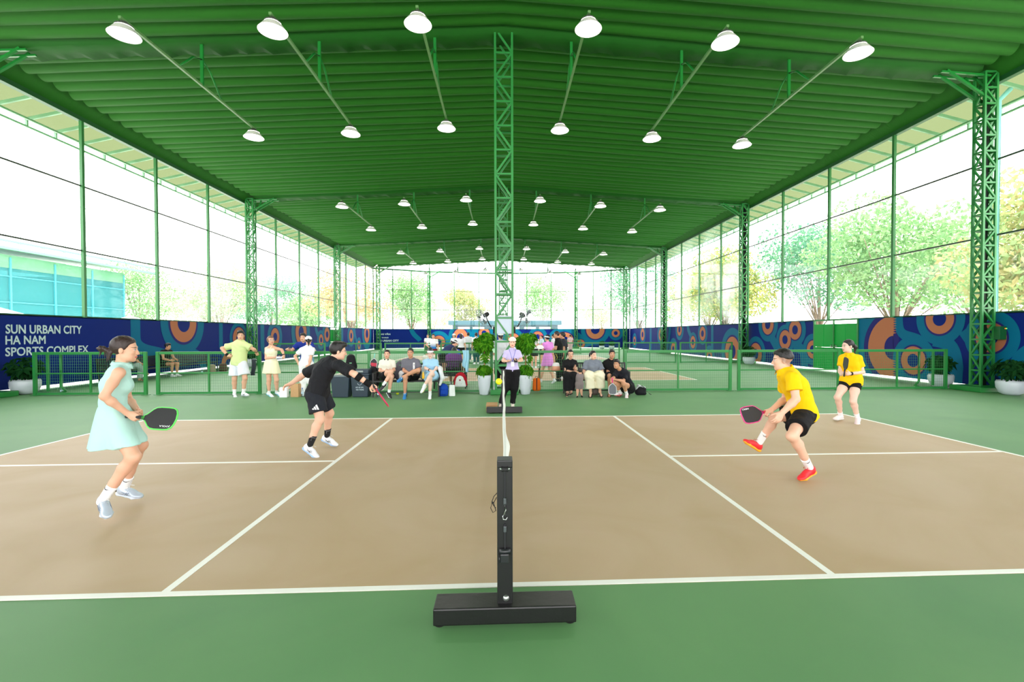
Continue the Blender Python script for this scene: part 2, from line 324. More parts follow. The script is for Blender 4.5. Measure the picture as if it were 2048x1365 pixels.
def glass_wall(name, A, B, N, n, gm, ztop=ZT, doorspan=None):
    A = Vector((*A,0)); B = Vector((*B,0)); d = (B-A)/n; z0 = ZB
    w = empty(name, A[:]); tag(w, kind='structure')
    off = Vector((*N,0)).normalized()
    for i in range(n):
        p = MB(); a = d*i; b = d*(i+1)
        for (u0, u1) in ((z0,T1),(T1,T2),(T2,ztop)):
            p.add([a+Vector((0,0,u0)), b+Vector((0,0,u0)), b+Vector((0,0,u1)), a+Vector((0,0,u1))], [(0,1,2,3)])
        p.build('pane', gm, w)
    for i in range(n if name.startswith('window_') and int(name[7:]) <= 10 else n+1):
        m_ = MB(); zb = ZB
        m_.bar(d*i+Vector((0,0,zb))+off*.03, d*i+Vector((0,0,ztop+.1))+off*.03, .09, .09, up=d); m_.build('mullion', M_MULL, w)
    for z in (T1, T2):
        t = MB(); t.bar(Vector((0,0,z)), d*n+Vector((0,0,z)), .045); t.build('transom', M_TRANS, w)
    t = MB(); t.bar(Vector((0,0,ztop+.05)), d*n+Vector((0,0,ztop+.05)), .16, .14); t.bar(Vector((0,0,z0+.01))-off*.03, d*n+Vector((0,0,z0+.01))-off*.03, .06, .06); t.build('top_beam', mat('eave_beam', srgb(26,84,40), .5), w)
    return w
wi = 1
for i in range(5):
    for s in (-1, 1):
        glass_wall('window_%d' % wi, (s*XW,FY[i]), (s*XW,FY[i+1]), (-s,0), 4, M_GLASSD if (s > 0 and i >= 3) else M_GLASS); wi += 1
for (A, B) in zip(BKP[:-1], BKP[1:]):
    glass_wall('window_%d' % wi, A, B, (0,-1), 3, M_GLASS); wi += 1
# ---------------------------------------------------------------- ceiling: swagged fabric
def fabric_mat():
    m = mat('ceiling_fabric', srgb(32,96,22), .75, spec=.2)
    nt = m.node_tree; b = nt.nodes['Principled BSDF']; g = nt.nodes.new('ShaderNodeNewGeometry')
    mp = nt.nodes.new('ShaderNodeMapping'); mp.inputs['Rotation'].default_value = (0,0,.5); mp.inputs['Scale'].default_value = (.5,2.2,1)
    n = nt.nodes.new('ShaderNodeTexNoise'); n.inputs['Scale'].default_value = 1.6; n.inputs['Detail'].default_value = 3; n.inputs['Distortion'].default_value = .6
    bp = nt.nodes.new('ShaderNodeBump'); bp.inputs['Strength'].default_value = .35; bp.inputs['Distance'].default_value = .05
    nt.links.new(g.outputs['Position'], mp.inputs[0]); nt.links.new(mp.outputs[0], n.inputs[0]); nt.links.new(n.outputs[0], bp.inputs['Height']); nt.links.new(bp.outputs[0], b.inputs['Normal'])
    return m
M_FAB = fabric_mat()
ZR, SL = 9.74, .055           # ridge height of the fabric line, fall per metre
XE = 13.1
def swag_bay(y0, y1, n, droop=0.0):
    mb = MB(); per = (y1-y0)/n; K = 8
    xs = [-XE, -9.5, -6.3, -3.1, 0, 3.1, 6.3, 9.5, XE]; vs = []; fs = []
    rows = n*K+1
    for j in range(rows):
        t = (j % K)/K; y = y0+per*j/K; sag = 4*t*(1-t)
        jj = j//K
        for x in xs:
            a = .20+.03*math.sin(jj*1.7+x*.4)
            z = ZR-SL*abs(x)-a*sag**.75 - droop*((y-y0)/(y1-y0))
            vs.append((x, y, z))
    c = len(xs)
    for j in range(rows-1):
        for i in range(c-1): fs.append((j*c+i, j*c+i+1, (j+1)*c+i+1, (j+1)*c+i))
    mb.add(vs, fs, 0, True); return mb
ceil = empty('ceiling', (0,0,0)); tag(ceil, kind='structure')
for i in range(5):
    mb = swag_bay(FY[i]+.25, FY[i+1]-.25, 26 if i < 4 else 22)
    mb.build('fabric_swag', M_FAB, ceil)
# roof deck above the fabric, sloped side valances, translucent eaves
rf = MB()
for s in (-1, 1):
    rf.add([(0,-16.3,ZR+.35),(s*XE,-16.3,ZR+.35-SL*XE),(s*XE,48.0,ZR+.35-SL*XE),(0,48.0,ZR+.35)], [(0,1,2,3)])
rf.build('roof_deck', mat('roof_sheet', srgb(30,110,44), .6), ceil)
for s in (-1, 1):
    v = MB(); v.add([(s*(XE-.12),-16.3,ZR-SL*XE+.12),(s*(XE-.12),47.2,ZR-SL*XE+.12),(s*(XW-.06),47.2,ZT+.1),(s*(XW-.06),-16.3,ZT+.1)], [(0,1,2,3)])
    v.add([(s*XE,-16.3,ZR-SL*XE+.4),(s*XE,47.2,ZR-SL*XE+.4),(s*XE,47.2,ZR-SL*XE+.1),(s*XE,-16.3,ZR-SL*XE+.1)], [(0,1,2,3)])
    v.build('side_valance', M_FAB, ceil)
    ov = MB(); ov.add([(s*(XW+.02),-16.3,ZT+.62),(s*(XW+.02),47.5,ZT+.62),(s*15.55,47.5,8.72),(s*15.55,-16.3,8.72)], [(0,1,2,3)])
    m_ov = bpy.data.materials.get('eave_sheet') or bpy.data.materials.new('eave_sheet'); m_ov.use_nodes = True
    nt = m_ov.node_tree; nt.nodes.clear(); o_ = nt.nodes.new('ShaderNodeOutputMaterial'); a_ = nt.nodes.new('ShaderNodeBsdfTranslucent'); a_.inputs[0].default_value = srgb(66,74,50); nt.links.new(a_.outputs[0], o_.inputs[0])
    ov.build('eave_sheet', m_ov, ceil)
    ev = MB(); y = -15.8
    while y < 47.3:
        ev.bar((s*(XW+.05),y,ZT+.56),(s*15.5,y,8.66), .06, .1); y += 1.0
    for (zz, xx) in ((8.66,15.55),(8.42,15.55),(8.5,15.15)): ev.bar((s*xx,-16.3,zz),(s*xx,47.4,zz), .06)
    y = -15.8
    while y < 47.3:
        ev.bar((s*15.55,y,8.66),(s*15.55,y+.0,8.42), .08, .05); ev.bar((s*15.15,y,8.5),(s*15.55,y,8.66), .04); y += 1.0
    ev.build('eave_truss', mat('eave_steel', srgb(120,170,130), .5), ceil)
# frame beams wrapped in cloth, with a wavy hem
for i in range(1, 6):
    b = MB(); y = FY[i]; vs = []; fs = []; N = 120
    for k in range(N+1):
        x = -XE+2*XE*k/N; zt = ZR-SL*abs(x)+.1; w = .03*math.sin(k*2.1)+.02*math.sin(k*.9)
        zb = ZR-.27-SL*abs(x)
        vs += [(x,y-.34,zt),(x,y-.24,zb+w*.5),(x,y,zb+.02),(x,y+.24,zb-.05+w),(x,y+.34,zt)]
    for k in range(N):
        for q in range(4): fs.append((k*5+q, k*5+q+1, k*5+q+6, k*5+q+5))
    b.add(vs, fs, 0, True); b.build('frame_beam', mat('beam_cloth', srgb(20,84,18), .7, spec=.2), ceil)
# ---------------------------------------------------------------- lattice columns
def lattice_column(x, y, wx, wy, h, label, zp=.14, pan=.78, ang=True, base=.37, bridge=None):
    c = empty('lattice_column', (x,y,0)); tag(c, label, 'column', 'lattice steel columns', kind='structure')
    t = .055
    for i in (-1,1):
        for j in (-1,1):
            p = MB(); p.bar((i*(wx/2-t/2), j*(wy/2-t/2), zp), (i*(wx/2-t/2), j*(wy/2-t/2), h), t); p.build('corner_post', M_GRN, c)
    n = int((h-zp)/pan); ph = (h-zp)/n
    for fn, (a0, a1) in (('front',((-1,-1),(1,-1))),('back',((-1,1),(1,1))),('left',((-1,-1),(-1,1))),('right',((1,-1),(1,1)))):
        l = MB(); A = Vector((a0[0]*(wx/2-t/2), a0[1]*(wy/2-t/2), 0)); B = Vector((a1[0]*(wx/2-t/2), a1[1]*(wy/2-t/2), 0))
        for k in range(n+1): l.bar(A+Vector((0,0,zp+k*ph)), B+Vector((0,0,zp+k*ph)), .045)
        for k in range(n):
            P, Q = (A, B) if k % 2 else (B, A); l.bar(P+Vector((0,0,zp+k*ph)), Q+Vector((0,0,zp+(k+1)*ph)), .045)
        l.build('lacing', M_GRN, c)
    b = MB(); b.rbox(-base,base,-base*.9,base*.9,0,zp,.02); b.build('plinth', M_GRND, c)
    if bridge == -1 and x > 13.2: b = MB(); b.tube([(.04,.02,zp),(.04,.02,h-.2)], .085, n=12); b.build('inner_pipe', mat('pipe_dark', srgb(24,38,30), .6), c)
    if bridge:
        s = bridge; g = MB(); zt = h-.02
        for dy in (-.12,.12):
            g.bar((0,dy,h-.75),(s*1.25,dy,h+.02),.06); g.bar((0,dy,h-.1),(s*1.4,dy,h-.02),.05)
        g.bar((s*.5,-.1,h-.45),(s*.5,.1,h-.05),.05); g.build('knee_brace', M_GRND, c)
    return c
ordn = ['behind', 'first', 'second', 'third', 'fourth']
for i in range(1, 5):
    for s, nm in ((-1,'left'),(1,'right')):
        lattice_column(s*13.30, FY[i]-.15, .40, .34, 8.75, 'green lattice steel column %s along the %s glass wall' % (ordn[i-1], nm), pan=.42 if i == 2 else .5, bridge=-s, base=.5)
    if i >= 2: lattice_column(0, FY[i], .50, .50, 9.6, ['', '', 'green lattice steel column in the middle behind the standing referee', 'green lattice column in the middle behind the nearest middle one', 'farthest middle green lattice column at the rear of the hall'][i], pan=.6)
for s, nm in ((-1,'left'),(1,'right')):
    lattice_column(s*8.2, 49.7, .34, .3, 8.6, 'green lattice column in the back glass wall, %s of the teal kiosk' % nm, pan=.5, bridge=-s)
    lattice_column(s*13.1, 47.1, .4, .34, 8.75, 'green lattice column at the far %s corner of the hall' % nm, pan=.5, bridge=-s)
pp = MB(); pp.tube([(14.05,9.9,0),(14.05,9.9,8.2),(14.4,9.9,8.55)], .07); tag(pp.build('downpipe', mat('pipe_teal', srgb(120,190,180), .4)), 'pale teal downpipe outside the right glass beside the first column', 'pipe')
# ================================================================ outside: teal hall, kiosk, parasols, trees, power line
hb = empty('neighbouring_hall', (-42,20,0)); tag(hb, 'neighbouring hall wrapped in teal netting beyond the left glass wall', 'building')
def net_mat():
    m = bpy.data.materials.new('teal_netting'); m.use_nodes = True; nt = m.node_tree; nt.nodes.clear(); L = nt.links.new
    o = nt.nodes.new('ShaderNodeOutputMaterial'); d = nt.nodes.new('ShaderNodeBsdfDiffuse'); d.inputs[0].default_value = srgb(72,150,154)
    tl = nt.nodes.new('ShaderNodeBsdfTranslucent'); tl.inputs[0].default_value = srgb(84,158,162); t = nt.nodes.new('ShaderNodeBsdfTransparent'); t.inputs[0].default_value = (.5,.9,.92,1)
    a = nt.nodes.new('ShaderNodeMixShader'); a.inputs[0].default_value = .4; b = nt.nodes.new('ShaderNodeMixShader'); b.inputs[0].default_value = .22
    L(d.outputs[0], a.inputs[1]); L(tl.outputs[0], a.inputs[2]); L(a.outputs[0], b.inputs[1]); L(t.outputs[0], b.inputs[2]); L(b.outputs[0], o.inputs[0]); return m
M_NET = net_mat()
q = MB(); q.box(-.06,.06,-40,31,0,8.0); q.box(-26,0,30.9,31.05,0,8.0); q.build('netting_wall', M_NET, hb)
q = MB()
for y in range(-41, 32, 4): q.bar((.1,y,0),(.1,y,8.2), .16)
for z in (2.2,4.4,6.6): q.bar((.1,-40,z),(.1,31,z), .1)
q.build('wall_frame', mat('net_frame', srgb(50,150,160), .5), hb)
q = MB(); q.add([(2.2,-40,8.7),(2.2,33,8.7),(-13,33,10.2),(-13,-40,10.2)], [(0,1,2,3)]); q.add([(-28,-40,8.7),(-28,33,8.7),(-13,33,10.2),(-13,-40,10.2)], [(3,2,1,0)])
q.bar((2.2,-40,8.6),(2.2,33,8.6), .3, .2); q.bar((2.2,-40,9.2),(2.2,33,9.2), .16); q.box(-2,.12,-40,31,7.3,8.4)
q.build('roof', mat('hall_roof', srgb(92,150,116), .6), hb)
q = MB()
for y in range(-40, 33, 2): q.bar((2.0,y,8.6),(2.0,y,10.0), .05); q.bar((2.2,y,8.6),(2.2,min(y+2,33),9.2), .06)
q.bar((2.0,-40,10.0),(2.0,33,10.0), .07); q.build('roof_rail', mat('rail_pale', srgb(140,190,160), .5), hb)
kb = empty('kiosk', (.4,72,0)); tag(kb, 'teal kiosk with a row of white windows behind the back glass wall', 'building')
q = MB(); q.rbox(-8.4,8.4,0,5,0,3.05,.05); q.build('wall', mat('kiosk_teal', srgb(0,60,70), .5), kb)
q = MB(); q.rbox(-9.0,8.9,-.8,5.4,3.05,3.75,.06); q.build('roof', mat('kiosk_roof', srgb(0,66,76), .5), kb)
for x in (-6.6,-4.3,-1.2,1.3,3.9,6.3): q = MB(); q.rbox(x-.9,x+.9,-.05,.05,2.1,2.75,.02); q.build('window', mat('kiosk_window', srgb(245,245,240), .3), kb)
def parasol(x, y, h, r, label):
    p = empty('patio_parasol', (x,y,0)); tag(p, label, 'parasol', 'patio parasols beyond the left glass')
    q = MB(); n = 8
    for k in range(n):
        a, b = 2*math.pi*k/n, 2*math.pi*(k+1)/n
        q.add([(0,0,h),(r*math.cos(a),r*math.sin(a),h-.55),(r*math.cos(b),r*math.sin(b),h-.55)], [(0,1,2)])
        q.add([(r*math.cos(a),r*math.sin(a),h-.55),(r*math.cos(b),r*math.sin(b),h-.55),(r*math.cos(b),r*math.sin(b),h-.72),(r*math.cos(a),r*math.sin(a),h-.72)], [(0,1,2,3)])
    q.build('canopy', mat('parasol_cloth', srgb(170,225,220), .7), p)
    q = MB(); q.tube([(0,0,0),(0,0,h)], .035); q.ball((0,0,h+.03), .08); q.build('pole', mat('parasol_pole', srgb(220,225,220), .5), p)
parasol(-29.0,24.8,3.35,1.55,'pale teal parasol just above the lettered end of the left banner')
parasol(-34.0,41.5,3.35,1.6,'pale parasol against the trees beyond the second left glass panel')
parasol(-29.0,49,3.0,1.6,'pale parasol peeking over the left banner, third from the near end')
parasol(-26.0,54,2.9,1.5,'farthest pale parasol peeking over the left banner')
def leaf_mat(name, col, col2):
    m = bpy.data.materials.new(name); m.use_nodes = True; nt = m.node_tree; nt.nodes.clear(); L = nt.links.new
    o = nt.nodes.new('ShaderNodeOutputMaterial'); d = nt.nodes.new('ShaderNodeBsdfDiffuse'); t = nt.nodes.new('ShaderNodeBsdfTranslucent'); a = nt.nodes.new('ShaderNodeMixShader'); a.inputs[0].default_value = .35
    g = nt.nodes.new('ShaderNodeNewGeometry'); mx = nt.nodes.new('ShaderNodeMix'); mx.data_type = 'RGBA'; mx.inputs[6].default_value = col; mx.inputs[7].default_value = col2
    L(g.outputs['Random Per Island'], mx.inputs[0]); L(mx.outputs[2], d.inputs[0]); L(mx.outputs[2], t.inputs[0]); L(d.outputs[0], a.inputs[1]); L(t.outputs[0], a.inputs[2]); L(a.outputs[0], o.inputs[0]); return m
LEAFS = {'green': leaf_mat('leaf_green', srgb(104,146,98), srgb(142,178,124)), 'deep': leaf_mat('leaf_deep', srgb(70,122,98), srgb(108,154,114)),
         'gold': leaf_mat('leaf_gold', srgb(176,164,88), srgb(108,146,92)), 'flame': leaf_mat('leaf_flame', srgb(172,160,112), srgb(140,172,116)), 'red': leaf_mat('leaf_red', srgb(190,140,110), srgb(136,156,112)), 'pale': leaf_mat('leaf_pale', srgb(142,172,134), srgb(176,194,152))}
M_BARK = mat('bark', srgb(128,112,96), .9, noise=.2, nscale=4)
def leaves(mb, rng, c, rad, n, size):
    th = rng.random(n)*2*math.pi; u = rng.random(n)*2-1; rr = (.45+.55*rng.random(n)**.5)
    s = np.sqrt(1-u*u); P = np.stack([s*np.cos(th), s*np.sin(th), u], 1)*rr[:,None]*np.array(rad)+np.array(c)
    A = rng.normal(size=(n,3)); A /= np.linalg.norm(A, axis=1)[:,None]; B = np.cross(A, rng.normal(size=(n,3))); B /= np.linalg.norm(B, axis=1)[:,None]
    sz = size*(.6+.8*rng.random(n))[:,None]; o = len(mb.v)
    V = np.stack([P-A*sz, P+B*sz*.5, P+A*sz, P-B*sz*.5], 1).reshape(-1,3)
    mb.v += [tuple(v) for v in V]; mb.f += [(o+4*i,o+4*i+1,o+4*i+2,o+4*i+3) for i in range(n)]; mb.m += [0]*n; mb.sm += [False]*n
def tree(x, y, h, w, kind, label, seed, base=.36, n=8000):
    rng = np.random.default_rng(seed); t = empty('tree', (x,y,0)); tag(t, label, 'tree', 'trees outside the glass walls')
    k = MB(); hb_ = h*base; k.tube([(0,0,0),(.1,.05,hb_*.6),(.05,0,hb_),(0,.1,h*.75)], [.22,.17,.14,.05]); f = MB(); nb_ = 13
    for i in range(nb_):
        a = 2*math.pi*i/nb_*1.9+rng.random(); r = w*.5*(.25+.6*rng.random()); z = hb_+(h-hb_)*(.25+.6*rng.random()); r *= math.sqrt(max(.2, 1-((z-hb_)/(h-hb_)-.4)**2*1.6))
        c = (r*math.cos(a), r*math.sin(a), z); k.tube([(0.03,0,hb_*.8),(c[0]*.5,c[1]*.5,(hb_+z)/2),c], [.09,.05,.02], n=5)
        leaves(f, rng, c, (w*.24,w*.24,(h-hb_)*.2), n//nb_, .15)
    leaves(f, rng, (0,0,hb_+(h-hb_)*.55), (w*.33,w*.33,(h-hb_)*.42), n//4, .15)
    f.build('crown', LEAFS[kind], t); k.build('trunk', M_BARK, t)
TR = [(-47,60,11.5,12,'green','bushy green tree next to the teal hall beyond the left glass'),(-35,57,10.5,11,'pale','pale green tree beyond the left glass, second from the teal hall'),
 (-37,74,11,12,'deep','low dark green tree beyond the left glass before the second column'),(-27.5,66,8.4,9,'green','small green tree just past the second left column'),
 (-27,84,8.2,10,'pale','faint pale tree between the second and third left columns'),(-20.0,60,10.4,10,'red','red-flowering spreading tree beyond the far left corner'),
 (-14,70,11.4,9,'green','tall light green tree behind the left part of the back glass'),(-6.5,80,9.6,8,'flame','orange-tinged thin tree left of the kiosk'),
 (7.4,84,13.0,10.5,'green','round green tree behind the kiosk right of the middle column'),(19.5,64,12.6,12,'deep','leafy tree behind the far right corner of the hall'),
 (24.5,52,11.0,11,'gold','golden tree beyond the third right glass bay'),(21.0,40.5,9.6,8,'gold','yellow-leaved tree beyond the glass left of the second right column'),
 (29,39,12.2,11,'deep','dense dark tree beyond the glass beside the second right column'),(25.5,26.5,10.2,10,'green','light green tree beyond the glass over the green door'),
 (35,30,11.0,12,'pale','pale green tree outside the right glass over the large orange crescent'),(24.5,16.5,9.0,8,'flame','orange-flowering low tree outside the right glass near the first column'),
 (34,18,11.0,11,'pale','faint green tree outside the right glass beyond the orange-flowering one'),(19.6,9.2,10.5,5,'deep','branchy tree cut off by the right edge of the picture'),
 (-58,92,11,13,'green','far broad green tree beyond the left glass between the first and second columns'),(-15,96,9,12,'pale','far pale tree low behind the left part of the back glass'),(20,92,10,13,'pale','far pale tree low behind the right part of the back glass')]
for i, (x, y, h, w, k, l) in enumerate(TR): tree(x, y, h, w, k, l, 100+i, base=.2)
pl = MB(); pl.tube([(-24, 4+2.6*k, 9.6+.0012*((4+2.6*k)-40)**2-1.0) for k in range(26)], .025, n=5)
tag(pl.build('power_line', mat('cable_grey', srgb(120,128,140), .6)), 'thin grey power line sagging outside the left glass wall', 'cable')
# ================================================================ lamps on arms
M_WHT = mat('lamp_white', srgb(235,235,228), .4); M_HOUS = mat('lamp_housing', srgb(120,122,118), .4, .5)
M_LENS = mat('lamp_lens', (1,1,1,1), .4, emit=(1,.95,.90,1), estr=125); M_ARM = mat('arm_green', srgb(96,140,84), .45)
def pendant(x, y, zl, label):
    p = empty('pendant_light', (x,y,zl)); tag(p, label, 'ceiling light', 'two-lamp arms hung from the roof beams')
    b = MB(); b.bar((0,-2.62,.30),(0,2.62,.30), .055); b.build('arm', M_ARM, p)
    zt = ZR-.28-SL*abs(x)-zl; h = MB(); h.bar((0,0,.3),(0,0,zt+.1), .07,.05); h.tube([(0,0,zt-.35),(0,-.35,zt*.55+.1),(0,-.85,.32)], .026, n=6); h.tube([(0,0,zt-.35),(0,.35,zt*.55+.1),(0,.85,.32)], .026, n=6)
    h.build('hanger', M_GRND, p)
    for s in (-1, 1):
        c = (0, s*2.5, 0); q = MB(); q.lathe([(.16,.165),(.20,.12),(.265,.03),(.29,0),(.282,.004),(.255,.035),(.19,.115)], 28, c); sh = q.build('lamp_shade', M_WHT, p)
        q = MB(); q.lathe([(0,.105),(.185,.105)], 24, c); q.build('lens', M_LENS, sh)
        q = MB(); q.lathe([(.165,.166),(.16,.20),(.09,.215),(.07,.27),(0,.275)], 20, c); q.bar((0,s*2.5,.26),(0,s*2.5,.3), .05); q.build('housing', M_HOUS, sh)
rn = ['nearest', 'second', 'third', 'farthest']; cn = ['outermost left', 'middle left', 'inner left', 'inner right', 'middle right', 'outermost right']
for i in range(4):
    for j, x in enumerate((-7.75,-4.78,-1.8,1.8,4.78,7.75)):
        pendant(x, FY[i+2]-.1, {7.75:7.72,4.78:7.88,1.8:8.1}[abs(x)]-(.12 if i == 3 else 0), 'lit two-lamp arm on the %s roof beam, %s of its row' % (rn[i], cn[j]))
# ================================================================ fences
M_WIRE = mat('fence_wire', srgb(70,140,84), .5)
def fence_panel(x0, x1, y, label, brace=0, wires=True, group='green wire fence panels'):
    p = empty('fence_panel', (x0,y,0)); tag(p, label, 'fence', group); L = x1-x0
    for a in (.05, L-.05): q = MB(); q.bar((a,0,0),(a,0,1.15), .075,.06); q.rbox(a-.09,a+.09,-.06,.06,0,.012,.004); q.build('post', M_GRN, p)
    q = MB(); q.bar((.1,0,1.115),(L-.1,0,1.115), .06,.07); q.bar((.1,0,.58),(L-.1,0,.58), .035); q.bar((.1,0,.045),(L-.1,0,.045), .05,.06); q.build('rail', M_GRN, p)
    q = MB(); q.bar((L/2,0,.07),(L/2,0,1.09), .04); q.build('divider', M_GRN, p)
    if wires:
        q = MB(); n = int((L-.2)/.055)
        for k in range(1, n): a = .1+(L-.2)*k/n; q.bar((a,.012,.06),(a,.012,1.1), .0032)
        for k in range(1, 14): q.bar((.1,.017,.07+k*.075),(L-.1,.017,.07+k*.075), .0032)
        q.build('wire_mesh', M_WIRE, p)
    if brace:
        a = .62 if brace < 0 else L-.75; q = MB(); q.tube([(a,.10,1.1),(a,.10,.22),(a-.06*-brace*-1,.16,.10),(a+brace*.16,.2,.02)], .035, n=6); q.build('brace', M_GRN, p)
        a = .3 if brace < 0 else L-.35; q = MB(); q.bar((a,.08,.1),(a,.08,1.1), .05); q.build('inner_post', M_GRN, p)
PX = [(-12.42,-9.50),(-9.28,-6.53),(-6.40,-3.62),(-3.42,-.30),(.30,3.08),(3.32,6.40),(6.55,9.55),(9.72,12.72)]
nm = ['left end panel beside the lettered banner', 'second panel from the left end', 'third panel from the left end, by the dark bins', 'panel behind the left bench, next to the middle column',
      'panel behind the right bench, next to the middle column', 'panel right of the squatting man', 'panel behind the man in yellow', 'right end panel behind the woman in yellow']
for (a, b), n_ in zip(PX, nm): fence_panel(a, b, 9.98, 'nearest green wire fence, '+n_, brace=-1 if a < -12 else (1 if b > 12.5 else 0))
n2 = ['left end panel behind the standing spectators', 'second panel from the left end', 'third panel from the left end', 'panel left of the middle column', 'panel right of the middle column', 'second panel right of the middle column', 'third panel right of the middle column', 'right end panel']
for (a, b), n_ in zip(PX, n2): fence_panel(a, b, 22.6, 'green wire fence between the second and third courts, '+n_)
for (a, b), n_ in zip(PX[2:6], n2[2:6]): fence_panel(a, b, 35.4, 'farthest green wire fence before the back court, '+n_)
# ================================================================ the net with its posts
M_BLK = mat('post_black', srgb(16,16,17), .42); M_STEEL = mat('steel', srgb(190,192,190), .28, .9); M_RUB = mat('rubber_black', srgb(24,24,24), .7)
nt_ = empty('court_net', (0,-.35,0)); tag(nt_, 'black court net with white top tape between two black posts', 'net')
nx = -.03
q = MB(); q.rbox(nx-.043,nx+.043,-.045,.045,.10,.905,.006); q.rbox(nx-.043,nx+.043,-.047,.047,.865,.908,.006); q.build('post', M_BLK, nt_)
q = MB(); q.rbox(-.42,.36,-.085,.075,.022,.115,.008); q.build('base', mat('base_black', srgb(20,20,20), .35, bump=.25, bscale=12, noise=.3, nscale=9), nt_)
q = MB()
for x in (-.39,-.24,-.17,.10,.17,.33): q.lathe([(0,0),(.016 if abs(x) < .3 else .028,0),(.014 if abs(x) < .3 else .026,.024),(0,.024)], 12, (x,-.03,0))
q.build('foot', M_RUB, nt_)
q = MB(); q.lathe([(0,.012),(.012,.011),(.017,.004),(.018,0)], 16, (nx+.005,-.046,.145), ax=(0,-1,0)); q.build('bolt', M_STEEL, nt_)
q = MB(); q.lathe([(.0,-.018),(.016,-.018),(.012,-.01),(.012,.01),(.016,.018),(0,.018)], 14, (nx,-.058,.862), ax=(1,0,0))
q.build('roller', M_RUB, nt_)
for s in (-1,1): q = MB(); q.lathe([(0,.008),(.007,.006),(.008,0)], 10, (nx+s*.020,-.05,.862), ax=(0,-1,0)); q.build('bolt', M_STEEL, nt_)
q = MB(); q.bar((nx,-.056,.70),(nx,-.060,.86), .004,.009); q.bar((nx,-.056,.42),(nx,-.056,.56), .004,.012); q.build('strap', mat('strap_grey', srgb(38,40,44), .7), nt_)
for z_ in (.672, .518): q = MB(); q.rbox(nx-.008,nx+.008,-.066,-.050,z_,z_+.032,.003); q.build('buckle', mat('buckle', srgb(70,76,78), .4), nt_)
q = MB(); q.tube([(nx-.004,-.06,.672),(nx+.006,-.062,.64),(nx-.006,-.062,.615)], .0035, n=6); q.tube([(nx+.0,-.06,.62),(nx-.012,-.06,.605),(nx-.010,-.06,.588),(nx+.006,-.06,.585),(nx+.012,-.06,.60)], .0035, n=6); q.build('hook', M_STEEL, nt_)
q = MB(); q.rbox(nx-.026,nx+.022,-.082,-.047,.355,.405,.006); q.lathe([(0,-.03),(.014,-.03),(.014,.03),(0,.03)], 12, (nx,-.062,.412), ax=(1,0,0)); q.lathe([(.0,-.034),(.02,-.034),(.02,-.028),(0,-.028)], 12, (nx,-.066,.375), ax=(1,0,0)); q.build('ratchet', mat('ratchet', srgb(34,36,38), .35), nt_)
q = MB(); q.tube([(nx-.043,-.02,.72),(nx-.06,-.03,.705),(nx-.072,-.03,.675),(nx-.062,-.03,.655),(nx-.05,-.03,.64)], .0022, n=5); q.tube([(nx-.07,-.03,.672),(nx-.078,-.03,.64),(nx-.066,-.03,.615),(nx-.05,-.03,.625),(nx-.062,-.03,.668),(nx-.045,-.03,.70)], .0022, n=5); q.ball((nx-.068,-.03,.67), .006); q.build('cord', M_RUB, nt_)
q = MB(); q.rbox(nx-.04,nx+.04,6.87,6.95,.06,.885,.006); q.build('post', M_BLK, nt_); q = MB(); q.rbox(-.37,.35,6.83,6.99,.02,.12,.006); q.build('base', mat('step_black', srgb(40,40,42), .5), nt_)
def nz(y): return .875-.035*math.sin(math.pi*min(max(y/6.8,0),1))
q = MB(); N = 60
for k in range(N):
    y0, y1 = .05+6.72*k/N, .05+6.72*(k+1)/N; fl = lambda y: .010+.002*math.sin(y*5)+.016*math.exp(-((y-.75)/.28)**2); w0, w1 = fl(y0), fl(y1)
    x0, x1 = nx+.003*math.sin(y0*3.1), nx+.003*math.sin(y1*3.1)
    q.add([(x0-.010,y0,nz(y0)),(x0+.010,y0,nz(y0)),(x1+.010,y1,nz(y1)),(x1-.010,y1,nz(y1)),(x0-.010,y0,nz(y0)-.055),(x0+w0*1.5,y0,nz(y0)-.06),(x1+w1*1.5,y1,nz(y1)-.06),(x1-.010,y1,nz(y1)-.055)], [(0,1,2,3),(0,3,7,4),(1,5,6,2)], 0, True)
q.build('tape', mat('net_tape', srgb(238,238,232), .6), nt_)
q = MB()
for k in range(135): y = .06+.05*k; q.bar((nx,y,.07),(nx,y,nz(y)-.03), .004)
for k in range(17): q.tube([(nx,.05+.56*j,.07+(nz(.56*j)-.1)*k/16) for j in range(13)], .002, n=4)
q.build('net_mesh', mat('net_cord', srgb(20,20,20), .8), nt_)
cb = empty('wooden_box', (-.27,6.78,0)); tag(cb, 'low tan wooden box on the floor behind the far net base', 'box')
q = MB(); q.rbox(-.115,.115,-.02,.40,0,.125,.004); q.build('body', mat('plywood', srgb(186,140,92), .6, noise=.15, nscale=5), cb); q = MB(); q.rbox(-.12,.12,-.025,.405,.118,.132,.003); q.build('lid', mat('plywood', srgb(186,140,92), .6), cb)
bl_ = MB(); bl_.ball((0,0,0), .037, n=20)
o = bl_.build('ball', mat('ball_yellow', srgb(226,236,20), .45)); o.location = (-.085,2.4,1.06); tag(o, 'yellow ball in flight beside the net tape', 'ball')
